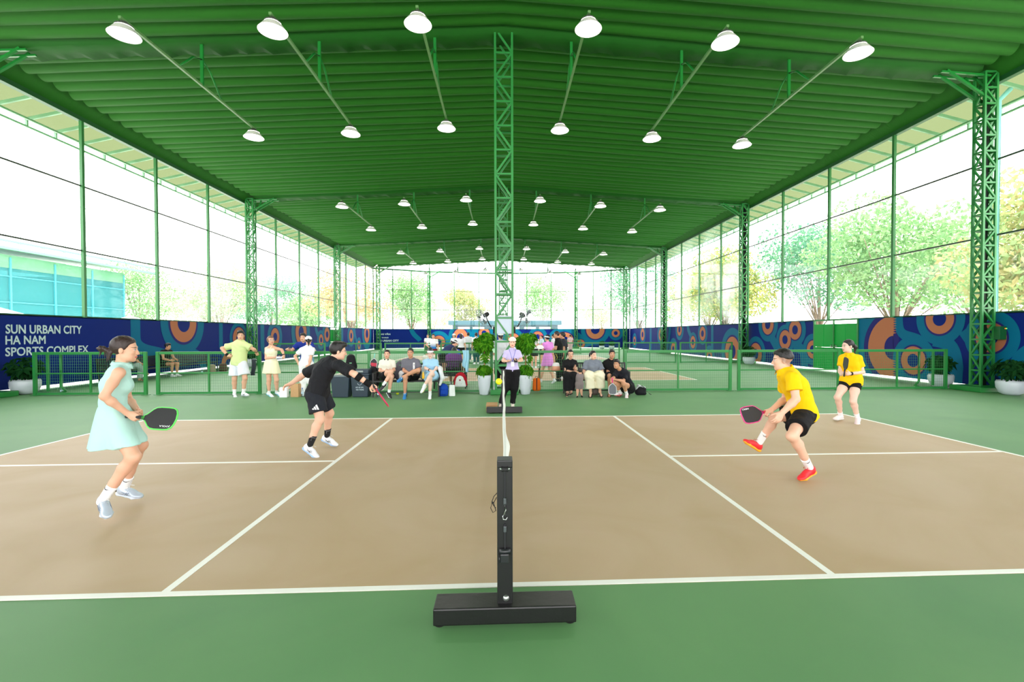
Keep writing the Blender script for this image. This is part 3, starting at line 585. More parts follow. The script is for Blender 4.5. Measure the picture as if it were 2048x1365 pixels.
# ================================================================ column fittings
M_BOARD = mat('board_white', srgb(188,200,216), .4)
nb_ = empty('notice_board', (0,9.48,0)); tag(nb_, 'pale white notice board fixed inside the middle column above the referee', 'board')
q = MB(); q.rbox(-.20,.20,-.012,.012,1.62,2.08,.004); q.build('sheet', M_BOARD, nb_); q = MB()
for a, b in (((-.2,1.62),(.2,1.62)),((.2,1.62),(.2,2.08)),((.2,2.08),(-.2,2.08)),((-.2,2.08),(-.2,1.62))): q.bar((a[0],-.012,a[1]),(b[0],-.012,b[1]), .02)
q.build('rim', mat('board_rim', srgb(170,180,186), .4), nb_)
def fan(sx, label):
    f = empty('wall_fan', (sx*.27,9.6,1.78)); tag(f, label, 'fan', 'fans on the middle column')
    q = MB(); q.rbox(-.02,.03,-.06,.06,-.16,.02,.008) if sx > 0 else q.rbox(-.03,.02,-.06,.06,-.16,.02,.008); q.tube([(0,0,-.05),(sx*.10,-.02,.04),(sx*.16,-.04,.16),(sx*.21,-.05,.30)], .016); q.build('bracket', M_RUB, f)
    hd = Vector((sx*.22,-.05,.33)); ax = Vector((sx*.72,-.42,-.42)).normalized() if sx < 0 else Vector((sx*.5,-.75,-.35)).normalized()
    q = MB(); q.lathe([(0,-.10),(.05,-.09),(.065,-.02),(.05,.06),(0,.08)], 16, hd, ax=ax); q.build('motor', M_RUB, f)
    q = MB(); X, Y, Z = axes(ax); c = hd+Z*.14
    for r in (.06,.12,.18,.235): q.tube([c+(X*math.cos(t)+Y*math.sin(t))*r+Z*(.06*(1-(r/.24)**2)) for t in [2*math.pi*k/24 for k in range(25)]], .005, n=4)
    for k in range(28):
        t = 2*math.pi*k/28; e = X*math.cos(t)+Y*math.sin(t); q.tube([c+Z*.06+e*.03, c+e*.18+Z*.035, c+e*.235, c+e*.18-Z*.05, c-Z*.07+e*.05], .0034, n=4)
    q.build('cage', mat('fan_cage', srgb(170,178,178), .4, .3), f)
    q = MB()
    for k in range(3):
        t = 2*math.pi*k/3; e = X*math.cos(t)+Y*math.sin(t); g = Z.cross(e); q.add([c+e*.04-g*.02, c+e*.2-g*.06+Z*.02, c+e*.21+g*.05-Z*.02, c+e*.05+g*.03], [(0,1,2,3)])
    q.build('blade', mat('fan_blade', srgb(96,110,112), .4), f)
fan(-1, 'wall fan on the left side of the middle column'); fan(1, 'wall fan on the right side of the middle column')
eb = empty('control_box', (13.47,9.36,1.45)); tag(eb, 'green electrical control box on the first right lattice column', 'electrical box')
q = MB(); q.rbox(-.02,.30,-.14,.02,-.02,.34,.008); q.build('housing', mat('box_green', srgb(20,92,44), .4), eb)
q = MB(); q.rbox(.16,.20,-.148,-.138,.27,.29,.003); q.build('indicator', mat('led_green', (0,.6,.05,1), .3, emit=(.2,1,.1,1), estr=3), eb)
q = MB(); q.rbox(.12,.14,-.148,-.138,.27,.29,.003); q.build('indicator', mat('led_red', (.7,.02,0,1), .3, emit=(1,.1,.02,1), estr=3), eb)
# ================================================================ planters
M_POT = mat('pot_white', srgb(206,212,220), .35); M_SOIL = mat('soil', srgb(60,46,34), .95)
PL = {'bright': leaf_mat('schefflera', srgb(46,116,24), srgb(104,168,40)), 'dark': leaf_mat('dark_leaf', srgb(20,58,30), srgb(40,88,44))}
def leaf_sprays(mb, rng, c, rad, n, size, tip=6):
    for i in range(n):
        u = rng.random()*2-1; t = rng.random()*2*math.pi; s = math.sqrt(1-u*u); rr = .55+.45*rng.random()
        p = Vector((c[0]+rad[0]*s*math.cos(t)*rr, c[1]+rad[1]*s*math.sin(t)*rr, c[2]+rad[2]*u*rr)); o = Vector((s*math.cos(t), s*math.sin(t), u*.6+.35)).normalized(); X, Y, Z = axes(o)
        for k in range(tip):
            a = 2*math.pi*k/tip+rng.random()*.4; d = (X*math.cos(a)+Y*math.sin(a)+Z*.25-Vector((0,0,.25))).normalized(); w = d.cross(Z).normalized(); L = size*(.8+.5*rng.random())
            mb.add([p, p+d*L*.5+w*L*.2+Z*.01, p+d*L-Vector((0,0,L*.18)), p+d*L*.5-w*L*.2+Z*.01], [(0,1,2,3)])
def tall_planter(x, y, label, seed):
    rng = np.random.default_rng(seed); p = empty('potted_tree', (x,y,0)); tag(p, label, 'potted plant', 'tall white planters by the middle column')
    q = MB(); q.lathe([(0,.0),(.135,0),(.15,.02),(.185,.22),(.205,.42),(.208,.515),(.196,.52),(.192,.47),(0,.46)], 32, sx=.84, sy=.84); q.build('pot', M_POT, p)
    q = MB(); q.lathe([(0,.472),(.160,.472)], 20); q.build('soil', M_SOIL, p)
    q = MB(); q.tube([(0,0,.46),(.01,0,.9),(-.01,.01,1.4)], [.022,.018,.014]); q.build('stem', mat('stem_tan', srgb(160,120,80), .8), p)
    f = MB(); leaf_sprays(f, rng, (0,0,.64), (.19,.18,.13), 60, .12); leaf_sprays(f, rng, (.03,0,.98), (.14,.14,.10), 8, .11)
    leaf_sprays(f, rng, (0,0,1.32), (.24,.24,.19), 80, .13); leaf_sprays(f, rng, (.06,0,1.50), (.23,.2,.12), 55, .12); leaf_sprays(f, rng, (-.14,0,1.40), (.14,.14,.12), 22, .12); f.build('foliage', PL['bright'], p)
tall_planter(-.53, 9.50, 'tall white pot with a two-tier leafy tree left of the middle column', 5); tall_planter(.56, 9.52, 'tall white pot with a two-tier leafy tree right of the middle column', 6)
def bowl_planter(x, y, s, label, seed):
    rng = np.random.default_rng(seed); p = empty('potted_shrub', (x,y,0)); tag(p, label, 'potted plant', 'low white bowl planters along the walls')
    q = MB(); q.lathe([(0,0),(.16*s,0),(.25*s,.06*s),(.31*s,.2*s),(.32*s,.34*s),(.295*s,.40*s),(.275*s,.385*s),(.27*s,.32*s),(0,.32*s)], 28); q.build('pot', M_POT, p)
    f = MB(); leaf_sprays(f, rng, (0,0,.72*s), (.38*s,.36*s,.26*s), int(46), .19*s, 5); f.tube([(0,0,.3*s),(0,0,.7*s)], .02*s, n=5); f.build('foliage', PL['dark'], p)
BP = [(-12.98,10.35,1.0,'white bowl planter under the lettered banner at the far left edge'),(13.02,10.48,.97,'white bowl planter between the right fence end and the first right column'),(13.16,8.66,.95,'white bowl planter in front of the first right column'),
      (-12.6,20.9,1.0,'white bowl planter left of the second left column'),(12.9,21.2,.95,'white bowl planter beside the second right column'),
      (5.2,46.5,1.0,'bowl planter under the back banner, right of the far column'),(10.4,46.2,.9,'left one of the two small bowl planters near the far right corner'),(11.4,46.0,.9,'right one of the two small bowl planters near the far right corner')]
for i, (x, y, s, l) in enumerate(BP): bowl_planter(x, y, s, l, 40+i)
# ================================================================ benches
M_IRON = mat('iron_black', srgb(26,26,26), .5)
def bench(x0, x1, y, label, rz=0):
    L = x1-x0; b = empty('park_bench', (x0,y,0), rz); tag(b, label, 'bench', 'black slatted benches')
    q = MB(); n = int(L/.055)
    for k in range(n): a = .04+(L-.08)*k/(n-1); q.bar((a,.02,.415),(a,.43,.40), .030,.016)
    q.bar((.03,.03,.398),(L-.03,.03,.398), .03,.03); q.bar((.03,.42,.385),(L-.03,.42,.385), .03,.03); q.build('seat', M_IRON, b)
    q = MB()
    for k in range(n): a = .04+(L-.08)*k/(n-1); q.bar((a,.45,.46),(a,.53,.80), .028,.012)
    q.bar((.03,.45,.455),(L-.03,.45,.455), .03); q.bar((.03,.53,.81),(L-.03,.53,.81), .03); q.build('backrest', M_IRON, b)
    for a in (.02, L-.02):
        q = MB(); q.bar((a,.04,0),(a,.04,.60), .035); q.bar((a,.44,0),(a,.54,.83), .035); q.bar((a,.04,.60),(a,.48,.62), .045,.03); q.bar((a,.04,.10),(a,.45,.10), .025); q.bar((a,.04,.40),(a,.45,.40), .03)
        for k in range(3): yy = .14+.09*k; q.bar((a,yy,.1),(a,yy,.6), .014)
        q.build('leg_frame', M_IRON, b)
    q = MB(); q.bar((.02,.24,.10),(L-.02,.24,.10), .022); q.bar((L/2,.1,0),(L/2,.1,.4), .025); q.build('stretcher', M_IRON, b)
bench(-3.36, -1.66, 9.10, 'black slatted bench with three seated spectators and backpacks')
bench(1.58, 3.30, 9.18, 'black slatted bench right of the referee beside the toddler')
bench(0, 5.6, 0, 'long dark bench along the left banner with two seated people', math.radians(90)); bpy.data.objects['park_bench.002'].location = (-12.55,12.7,0)
bench(0, .95, 0, 'dark bench behind the fence carrying the person in purple', math.pi); bpy.data.objects['park_bench.003'].location = (-1.12,11.35,0)
# ================================================================ people: one continuous surface grown from a signed-distance field
V3 = lambda p: np.array(p, dtype=np.float64)
def unit(v): v = V3(v); n = np.linalg.norm(v); return v/n if n > 1e-9 else np.array([0,0,1.])
def orth(v, d): v = V3(v)-d*np.dot(v, d); return unit(v)
def lerp(a, b, t): return V3(a)*(1-t)+V3(b)*t
class Prim:
    def __init__(s, tag, fn, lo, hi, k=.02): s.tag, s.fn, s.lo, s.hi, s.k = tag, fn, V3(lo), V3(hi), k; s.cuts = []
    def ev(s, X, Y, Z, off=0):
        d = s.fn(X, Y, Z)-off
        for p, n in s.cuts: d = np.maximum(d, (X-p[0])*n[0]+(Y-p[1])*n[1]+(Z-p[2])*n[2])
        return d
def cone(tag, a, b, ra, rb, k=.02, cuts=()):
    a, b = V3(a), V3(b); ba = b-a; L2 = max(np.dot(ba, ba), 1e-9)
    def fn(X, Y, Z):
        px, py, pz = X-a[0], Y-a[1], Z-a[2]; t = np.clip((px*ba[0]+py*ba[1]+pz*ba[2])/L2, 0, 1)
        return np.sqrt((px-t*ba[0])**2+(py-t*ba[1])**2+(pz-t*ba[2])**2)-(ra+(rb-ra)*t)
    r = max(ra, rb); p = Prim(tag, fn, np.minimum(a, b)-r, np.maximum(a, b)+r, k); p.cuts = list(cuts); p.ends = (a, b, ra, rb); return p
def ell(tag, c, R, rad, k=.02, cuts=()):     # R rows = local axes
    c = V3(c); R = V3(R); rad = V3(rad)
    def fn(X, Y, Z):
        px, py, pz = X-c[0], Y-c[1], Z-c[2]; q = [(px*R[i][0]+py*R[i][1]+pz*R[i][2]) for i in range(3)]
        k0 = np.sqrt(sum((q[i]/rad[i])**2 for i in range(3))); k1 = np.sqrt(sum((q[i]/rad[i]**2)**2 for i in range(3)))
        return k0*(k0-1)/np.maximum(k1, 1e-6)
    e = np.sqrt((R**2*(rad**2)[:,None]).sum(0)); p = Prim(tag, fn, c-e, c+e, k); p.cuts = list(cuts); return p
def stad(tag, a, b, sa, sb, Wa, Wb, ra, rb, k=.03, cuts=()):    # swept stadium section: half width W, half depth r
    a, b, sa, sb = V3(a), V3(b), unit(sa), unit(sb); ba = b-a; L2 = max(np.dot(ba, ba), 1e-9)
    def fn(X, Y, Z):
        px, py, pz = X-a[0], Y-a[1], Z-a[2]; t = np.clip((px*ba[0]+py*ba[1]+pz*ba[2])/L2, 0, 1)
        qx, qy, qz = px-t*ba[0], py-t*ba[1], pz-t*ba[2]; s = [sa[i]+(sb[i]-sa[i])*t for i in range(3)]
        x = qx*s[0]+qy*s[1]+qz*s[2]; r = ra+(rb-ra)*t; w = np.maximum(Wa+(Wb-Wa)*t-r, 0)
        cx = np.clip(x, -w, w); return np.sqrt((qx-cx*s[0])**2+(qy-cx*s[1])**2+(qz-cx*s[2])**2)-r
    W = max(Wa, Wb, ra, rb); p = Prim(tag, fn, np.minimum(a, b)-W, np.maximum(a, b)+W, k); p.cuts = list(cuts); return p
def skirt(tag, a, b, side, Wa, Wb, ra, rb, n=0, amp=0, ph=0, curve=1.0):
    a, b = V3(a), V3(b); ax = unit(b-a); L = np.linalg.norm(b-a); s = orth(side, ax); f = np.cross(ax, s)
    def fn(X, Y, Z):
        px, py, pz = X-a[0], Y-a[1], Z-a[2]; h = px*ax[0]+py*ax[1]+pz*ax[2]; t = np.clip(h/L, 0, 1)**curve
        x = px*s[0]+py*s[1]+pz*s[2]; y = px*f[0]+py*f[1]+pz*f[2]; W = Wa+(Wb-Wa)*t; R = ra+(rb-ra)*t
        rho = np.sqrt((x/W)**2+(y/R)**2); d = (rho-1-amp*t*np.cos(n*np.arctan2(y/R, x/W)+ph+2*np.sin(3*np.arctan2(y, x))*(.4 if n < 12 else 0)))*np.minimum(W, R)*.8
        return np.maximum(d, np.maximum(-h, h-L))
    W = max(Wa, Wb)+.06; return Prim(tag, fn, np.minimum(a, b)-W, np.maximum(a, b)+W, .015)
def smin(a, b, k):
    h = np.maximum(k-np.abs(a-b), 0)/k; return np.minimum(a, b)-h*h*k*.25
def field(prims, h, off=0.0, extra=None, pad=.03):
    lo = np.min([p.lo for p in prims], 0)-off-pad; hi = np.max([p.hi for p in prims], 0)+off+pad
    n = np.ceil((hi-lo)/h).astype(int)+1; G = np.full(n, .5, np.float32); ax = [lo[i]+h*np.arange(n[i]) for i in range(3)]
    for p in prims:
        m = off+p.k+2*h; i0 = np.maximum(((p.lo-m-lo)/h).astype(int), 0); i1 = np.minimum(((p.hi+m-lo)/h).astype(int)+2, n)
        sl = tuple(slice(i0[i], i1[i]) for i in range(3))
        X, Y, Z = ax[0][sl[0]][:,None,None], ax[1][sl[1]][None,:,None], ax[2][sl[2]][None,None,:]
        G[sl] = smin(G[sl], p.ev(X, Y, Z, off), p.k)
    if extra is not None: G = extra(G, ax[0][:,None,None], ax[1][None,:,None], ax[2][None,None,:])
    return G, lo
def nets(G, lo, h, smooth=1):
    S = G < 0; nx, ny, nz = G.shape
    cnt = np.zeros((nx-1,ny-1,nz-1), np.int8)
    for i in (0,1):
        for j in (0,1):
            for k in (0,1): cnt += S[i:nx-1+i, j:ny-1+j, k:nz-1+k]
    act = (cnt > 0) & (cnt < 8); I = np.argwhere(act)
    if len(I) == 0: return np.zeros((0,3)), np.zeros((0,4), int)
    idx = np.full(act.shape, -1, np.int64); idx[act] = np.arange(len(I))
    cor = np.stack([G[I[:,0]+i, I[:,1]+j, I[:,2]+k] for i in (0,1) for j in (0,1) for k in (0,1)], 1)
    off = np.array([(i,j,k) for i in (0,1) for j in (0,1) for k in (0,1)], float)
    P = np.zeros((len(I),3)); C = np.zeros(len(I))
    for a in range(8):
        for b in range(a+1, 8):
            if np.abs(off[a]-off[b]).sum() == 1:
                m = (cor[:,a] < 0) != (cor[:,b] < 0); t = np.where(m, cor[:,a]/np.where(m, cor[:,a]-cor[:,b], 1), 0)
                P += m[:,None]*(off[a]+t[:,None]*(off[b]-off[a])); C += m
    P = lo+h*(I+P/np.maximum(C, 1)[:,None]); F = []
    for ax in range(3):
        A = np.take(S, range(G.shape[ax]-1), ax); B = np.take(S, range(1, G.shape[ax]), ax); E = np.argwhere(A != B)
        u, v = [(1,2),(2,0),(0,1)][ax]; ok = (E[:,u] > 0) & (E[:,v] > 0) & (E[:,u] < G.shape[u]-1) & (E[:,v] < G.shape[v]-1); E = E[ok]
        ins = S[E[:,0], E[:,1], E[:,2]]; q = []
        for du, dv in ((1,1),(0,1),(0,0),(1,0)):
            c = E.copy(); c[:,u] -= du; c[:,v] -= dv; q.append(idx[c[:,0], c[:,1], c[:,2]])
        q = np.stack(q, 1); q[~ins] = q[~ins][:,::-1]; F.append(q)
    F = np.concatenate(F)
    for _ in range(smooth):
        acc = np.zeros_like(P); w = np.zeros(len(P))
        for a, b in ((0,1),(1,2),(2,3),(3,0)):
            for c in range(3): acc[:,c] += np.bincount(F[:,a], P[F[:,b],c], len(P))+np.bincount(F[:,b], P[F[:,a],c], len(P))
            w += np.bincount(F[:,a], minlength=len(P))+np.bincount(F[:,b], minlength=len(P))
        P = P*.5+.5*acc/np.maximum(w, 1)[:,None]
    return P, F
def mesh_np(name, P, F, m, parent=None, org=(0,0,0)):
    me = bpy.data.meshes.new(name); P = P-V3(org); n = len(F)
    me.vertices.add(len(P)); me.vertices.foreach_set('co', P.astype(np.float32).ravel()); me.loops.add(n*4); me.loops.foreach_set('vertex_index', F.astype(np.int32).ravel())
    me.polygons.add(n); me.polygons.foreach_set('loop_start', np.arange(0, n*4, 4, dtype=np.int32)); me.polygons.foreach_set('use_smooth', np.ones(n, bool))
    me.update(calc_edges=True); me.validate(); me.materials.append(m)
    o = bpy.data.objects.new(name, me); COL.objects.link(o)
    if parent: o.parent = parent
    return o
# ---------------------------------------------------------------- materials for people
def expr(nt, op, a, b=None, c=None):
    q = nt.nodes.new('ShaderNodeMath'); q.operation = op
    for i, z in enumerate((a, b, c)):
        if z is None: continue
        if isinstance(z, (int, float)): q.inputs[i].default_value = z
        else: nt.links.new(z, q.inputs[i])
    return q.outputs[0]
def skin_mat(name, tone, lip, brow, fade=None):
    if name in MATS: return MATS[name]
    m = bpy.data.materials.new(name); m.use_nodes = True; nt = m.node_tree; b = nt.nodes['Principled BSDF']; L = nt.links.new
    b.inputs['Roughness'].default_value = .5; b.inputs['Specular IOR Level'].default_value = .35
    at = nt.nodes.new('ShaderNodeAttribute'); at.attribute_name = 'hc'; sp = nt.nodes.new('ShaderNodeSeparateXYZ'); L(at.outputs['Vector'], sp.inputs[0])
    x, y, z = sp.outputs; ax = expr(nt, 'ABSOLUTE', x); E = lambda *a: expr(nt, *a)
    def oval(u, cu, ru, v, cv, rv):
        return E('ADD', E('POWER', E('DIVIDE', E('SUBTRACT', u, cu), ru), 2.0), E('POWER', E('DIVIDE', E('SUBTRACT', v, cv), rv), 2.0))
    front = E('GREATER_THAN', y, .045)
    def mask(d, soft=.35):
        r = nt.nodes.new('ShaderNodeMapRange'); r.inputs[1].default_value = 1+soft; r.inputs[2].default_value = 1-soft; L(d, r.inputs[0]); return E('MULTIPLY', r.outputs[0], front)
    cur = None
    n = nt.nodes.new('ShaderNodeTexNoise'); n.inputs['Scale'].default_value = 14; n.inputs['Detail'].default_value = 3; tc = nt.nodes.new('ShaderNodeTexCoord'); L(tc.outputs['Object'], n.inputs[0])
    mx = nt.nodes.new('ShaderNodeMix'); mx.data_type = 'RGBA'; mx.inputs[6].default_value = tone; mx.inputs[7].default_value = (tone[0]*.9, tone[1]*.8, tone[2]*.76, 1); L(n.outputs[0], mx.inputs[0]); cur = mx.outputs[2]
    def paint(msk, col, amt=1.0):
        nonlocal cur
        q = nt.nodes.new('ShaderNodeMix'); q.data_type = 'RGBA'; L(E('MULTIPLY', msk, amt), q.inputs[0]); L(cur, q.inputs[6]); q.inputs[7].default_value = col; cur = q.outputs[2]
    if fade:
        r = nt.nodes.new('ShaderNodeMapRange'); r.inputs[1].default_value = -.01; r.inputs[2].default_value = .035; L(E('SUBTRACT', E('SUBTRACT', z, -.028), E('MULTIPLY', y, 1.15)), r.inputs[0]); paint(E('MULTIPLY', r.outputs[0], E('LESS_THAN', z, .2)), fade, .75)
    paint(mask(oval(x, 0, .025, z, -.064, .0085)), lip)
    paint(mask(oval(x, 0, .023, z, -.0635, .0017)), (.08,.02,.02,1), .8)
    paint(mask(oval(ax, .031, .0145, z, .004, .0062)), (.62,.58,.55,1)); paint(mask(oval(ax, .031, .0058, z, .004, .0058)), (.012,.008,.006,1)); paint(mask(oval(ax, .031, .0165, z, .0105, .0026)), (.02,.012,.01,1), .9)
    paint(mask(oval(ax, .033, .020, E('ADD', z, E('MULTIPLY', ax, .03)), .0275, .0042)), brow, .85)
    paint(E('MULTIPLY', mask(oval(ax, .0085, .0038, z, -.0385, .003)), E('GREATER_THAN', y, .09)), (.06,.02,.015,1), .7)
    L(cur, b.inputs['Base Color']); MATS[name] = m; return m
def cloth_mat(name, col, fold=.55, rough=.8, scale=7.0, col2=None, split=None):
    if name in MATS: return MATS[name]
    m = mat(name, col, rough, spec=.2); nt = m.node_tree; b = nt.nodes['Principled BSDF']; tc = nt.nodes.new('ShaderNodeTexCoord')
    n = nt.nodes.new('ShaderNodeTexNoise'); n.inputs['Scale'].default_value = scale; n.inputs['Detail'].default_value = 2.5; n.inputs['Distortion'].default_value = 1.4
    mp = nt.nodes.new('ShaderNodeMapping'); mp.inputs['Scale'].default_value = (1.0,1.0,.55); mp.inputs['Rotation'].default_value = (.5,.4,0)
    bp = nt.nodes.new('ShaderNodeBump'); bp.inputs['Strength'].default_value = fold; bp.inputs['Distance'].default_value = .045
    nt.links.new(tc.outputs['Object'], mp.inputs[0]); nt.links.new(mp.outputs[0], n.inputs[0]); nt.links.new(n.outputs[0], bp.inputs['Height']); nt.links.new(bp.outputs[0], b.inputs['Normal'])
    if col2:      # colour fading over height (dyed gradient) or blocks
        sp = nt.nodes.new('ShaderNodeSeparateXYZ'); nt.links.new(tc.outputs['Object'], sp.inputs[0]); r = nt.nodes.new('ShaderNodeMapRange'); r.inputs[1].default_value = split[0]; r.inputs[2].default_value = split[1]
        q = nt.nodes.new('ShaderNodeMix'); q.data_type = 'RGBA'; nt.links.new(sp.outputs['Z'], r.inputs[0]); nt.links.new(r.outputs[0], q.inputs[0]); q.inputs[6].default_value = col; q.inputs[7].default_value = col2; nt.links.new(q.outputs[2], b.inputs['Base Color'])
    return m
def hair_mat(name, col):
    if name in MATS: return MATS[name]
    m = mat(name, col, .42, spec=.5); nt = m.node_tree; b = nt.nodes['Principled BSDF']; tc = nt.nodes.new('ShaderNodeTexCoord')
    mp = nt.nodes.new('ShaderNodeMapping'); mp.inputs['Scale'].default_value = (120,30,120); n = nt.nodes.new('ShaderNodeTexNoise'); n.inputs['Scale'].default_value = 1.6
    bp = nt.nodes.new('ShaderNodeBump'); bp.inputs['Strength'].default_value = .5; bp.inputs['Distance'].default_value = .006
    nt.links.new(tc.outputs['Object'], mp.inputs[0]); nt.links.new(mp.outputs[0], n.inputs[0]); nt.links.new(n.outputs[0], bp.inputs['Height']); nt.links.new(bp.outputs[0], b.inputs['Normal']); return m
TONES = {'fair': srgb(236,192,166), 'light': srgb(226,178,150), 'mid': srgb(206,154,122), 'tan': srgb(180,124,92), 'pale': srgb(240,206,188)}
# ---------------------------------------------------------------- head
def head_prim(c, R, sc, male=True):
    """R rows: right, forward, up"""
    def fn(X, Y, Z):
        px, py, pz = (X-c[0])/sc, (Y-c[1])/sc, (Z-c[2])/sc; x = px*R[0][0]+py*R[0][1]+pz*R[0][2]; y = px*R[1][0]+py*R[1][1]+pz*R[1][2]; z = px*R[2][0]+py*R[2][1]+pz*R[2][2]
        a = np.abs(x)
        def E(X0, Y0, Z0, rx, ry, rz):
            u, v, w = X0/rx, Y0/ry, Z0/rz; k0 = np.sqrt(u*u+v*v+w*w); return k0*(k0-1)/np.maximum(np.sqrt((u/rx)**2+(v/ry)**2+(w/rz)**2), 1e-5)
        d = E(x, y+.012, z-.038, .075, .094, .083)
        d = smin(d, E(x, y-.026, z+.030, .060, .064, .078), .03)
        d = smin(d, E(a-.030, y-.028, z+.068, .030, .046, .034), .03)                 # jaw
        d = smin(d, E(x, y-.066, z+.094, .020 if not male else .024, .020, .017), .022)  # chin
        d = smin(d, E(a-.026, y-.077, z-.026, .022, .012, .009), .016)                # brow ridge
        d = smin(d, E(a-.040, y-.056, z+.020, .022, .028, .022), .02)                 # cheek
        d = -smin(-d, E(a-.031, y-.100, z-.004, .017, .014, .0125), .014)             # eye socket
        d = smin(d, E(a-.031, y-.0755, z-.004, .0135, .0135, .0115), .005)            # eyeball
        t = np.clip((.014-z)/.046, 0, 1); d = smin(d, np.sqrt(x*x+(y-(.085+(.020 if male else .016)*t))**2+(z-(.014-.046*t))**2)-(.0065+.0065*t), .010)   # nose
        d = smin(d, E(a-.0105, y-.098, z+.036, .0075, .011, .0075), .006)
        d = smin(d, E(x, y-.084, z+.058, .022, .012, .0065), .006); d = smin(d, E(x, y-.083, z+.069, .018, .012, .0065), .006)
        d = smin(d, E(a-.077, y+.008, z+.006, .0085, .019, .031), .008)               # ears
        return d*sc
    r = .16*sc; return Prim('head', fn, c-r, c+r, .02)
def local(P, c, R, sc): return ((P-c)@np.array(R).T)/sc
def head_local_field(c, R, sc, fn, rad, h):
    n = int(2*rad/h)+2; ax = [c[i]-rad+h*np.arange(n) for i in range(3)]
    X, Y, Z = ax[0][:,None,None], ax[1][None,:,None], ax[2][None,None,:]; px, py, pz = (X-c[0])/sc, (Y-c[1])/sc, (Z-c[2])/sc
    q = [px*R[i][0]+py*R[i][1]+pz*R[i][2] for i in range(3)]; return (fn(*q)*sc).astype(np.float32), c-rad
def EL(x, y, z, c, r):
    u, v, w = (x-c[0])/r[0], (y-c[1])/r[1], (z-c[2])/r[2]; k0 = np.sqrt(u*u+v*v+w*w); return k0*(k0-1)/np.maximum(np.sqrt((u/r[0])**2+(v/r[1])**2+(w/r[2])**2), 1e-5)
def CP(x, y, z, a, b, ra, rb):
    ba = [b[i]-a[i] for i in range(3)]; L = sum(q*q for q in ba); t = np.clip(((x-a[0])*ba[0]+(y-a[1])*ba[1]+(z-a[2])*ba[2])/L, 0, 1)
    return np.sqrt((x-a[0]-t*ba[0])**2+(y-a[1]-t*ba[1])**2+(z-a[2]-t*ba[2])**2)-(ra+(rb-ra)*t)
def hair_fn(style):
    def wob(x, y, z, A=.0022): return A*(np.sin(95*x+30*z+2*np.sin(60*y))*np.sin(80*y+25*z)+.7*np.sin(190*x+60*y)*np.sin(170*y-90*z))
    sx = lambda a, b, k=.010: -smin(-a, -b, k)
    IY = [-.13,-.06,-.03,-.012,.022,.036,.050,.075,.12]
    LN = {'short': [-.078,-.074,-.050,-.018,-.014,.016,.046,.064,.074], 'crew': [-.066,-.060,-.035,-.008,-.004,.024,.050,.066,.076], 'fade': [.012,.010,.018,.024,.032,.042,.056,.067,.076],
          'tied': [-.085,-.080,-.050,-.006,.004,.024,.050,.072,.085], 'long': [-.2,-.2,-.2,-.2,-.2,.0,.052,.070,.082]}
    def fn(x, y, z):
        ln = np.interp(y, IY, LN.get(style, LN['tied']))+.006*np.sin(160*x+90*y)*.5
        t, tz = {'short': (.009,.018), 'crew': (.004,.011), 'fade': (.004,.016)}.get(style, (.008,.010))
        d = EL(x, y, z, (0,-.014,.038), (.076+t,.096+t,.085+tz))-wob(x, y, z)
        if style == 'short': d = smin(d, EL(x, y, z, (.008,.022,.094), (.064,.082,.046))-wob(x, y, z, .004), .015)
        if style == 'fade': d = smin(d, EL(x, y, z, (0,.004,.082), (.062,.086,.042))-wob(x, y, z, .002), .012)
        if style in ('bob', 'long'):
            d = EL(x, y, z, (0,-.018,.026), (.091,.106,.108))-wob(x, y, z, .003); face = np.minimum(y-(.030-.25*np.maximum(z,0)), .060-z+.18*np.abs(x)); d = sx(np.maximum(d, -.080-z), face, .006)
            if style == 'long': d = smin(d, EL(x, y, z, (0,-.085,-.10), (.070,.04,.13)), .03)
            return d
        d = sx(d, ln-z)
        if style == 'tied':      # low bun with loose strands
            d = smin(d, EL(x, y, z, (0,-.122,-.012), (.028,.030,.026))-wob(x,y,z,.003), .016); d = smin(d, EL(x, y, z, (.004,-.165,.002), (.024,.038,.026))-wob(x,y,z,.006), .012)
            d = smin(d, CP(x, y, z, (.01,-.115,-.02), (.012,-.124,-.118), .020, .005), .014); d = smin(d, CP(x, y, z, (0,-.172,-.01), (.006,-.184,-.080), .012, .003), .01); d = smin(d, CP(x, y, z, (-.02,-.150,-.02), (-.02,-.152,-.085), .010, .003), .01); d = smin(d, CP(x, y, z, (.03,-.095,-.03), (.028,-.106,-.10), .016, .005), .014)
        elif style == 'pony': d = smin(d, CP(x, y, z, (0,-.105,.03), (0,-.145,-.02), .026, .032), .02); d = smin(d, CP(x, y, z, (0,-.145,-.02), (0,-.132,-.150), .032, .010)-wob(x,y,z,.003), .02)
        elif style == 'bun': d = smin(d, EL(x, y, z, (0,-.10,.085), (.042,.042,.040))-wob(x,y,z,.003), .012)
        elif style == 'messy': d = smin(d, EL(x, y, z, (0,-.115,.02), (.06,.045,.06))-wob(x,y,z,.004), .02); d = smin(d, CP(x,y,z,(.05,-.1,0),(.06,-.11,-.07),.02,.008), .02)
        return d
    return fn
def cap_fn(kind):
    def fn(x, y, z):
        dome = np.maximum(EL(x, y, z, (0,-.010,.045), (.092,.112,.094)), .040+.10*y-z)
        if kind == 'visor': dome = np.maximum(dome, z-(.082+.10*y))
        brim = np.maximum(np.maximum(EL(x, y, z, (0,.075,.052), (.082,.108,.020)), .05-y), np.abs(z-(.062-.16*(y-.07)-2.2*x*x))-.005)
        return smin(dome, brim, .008)
    return fn
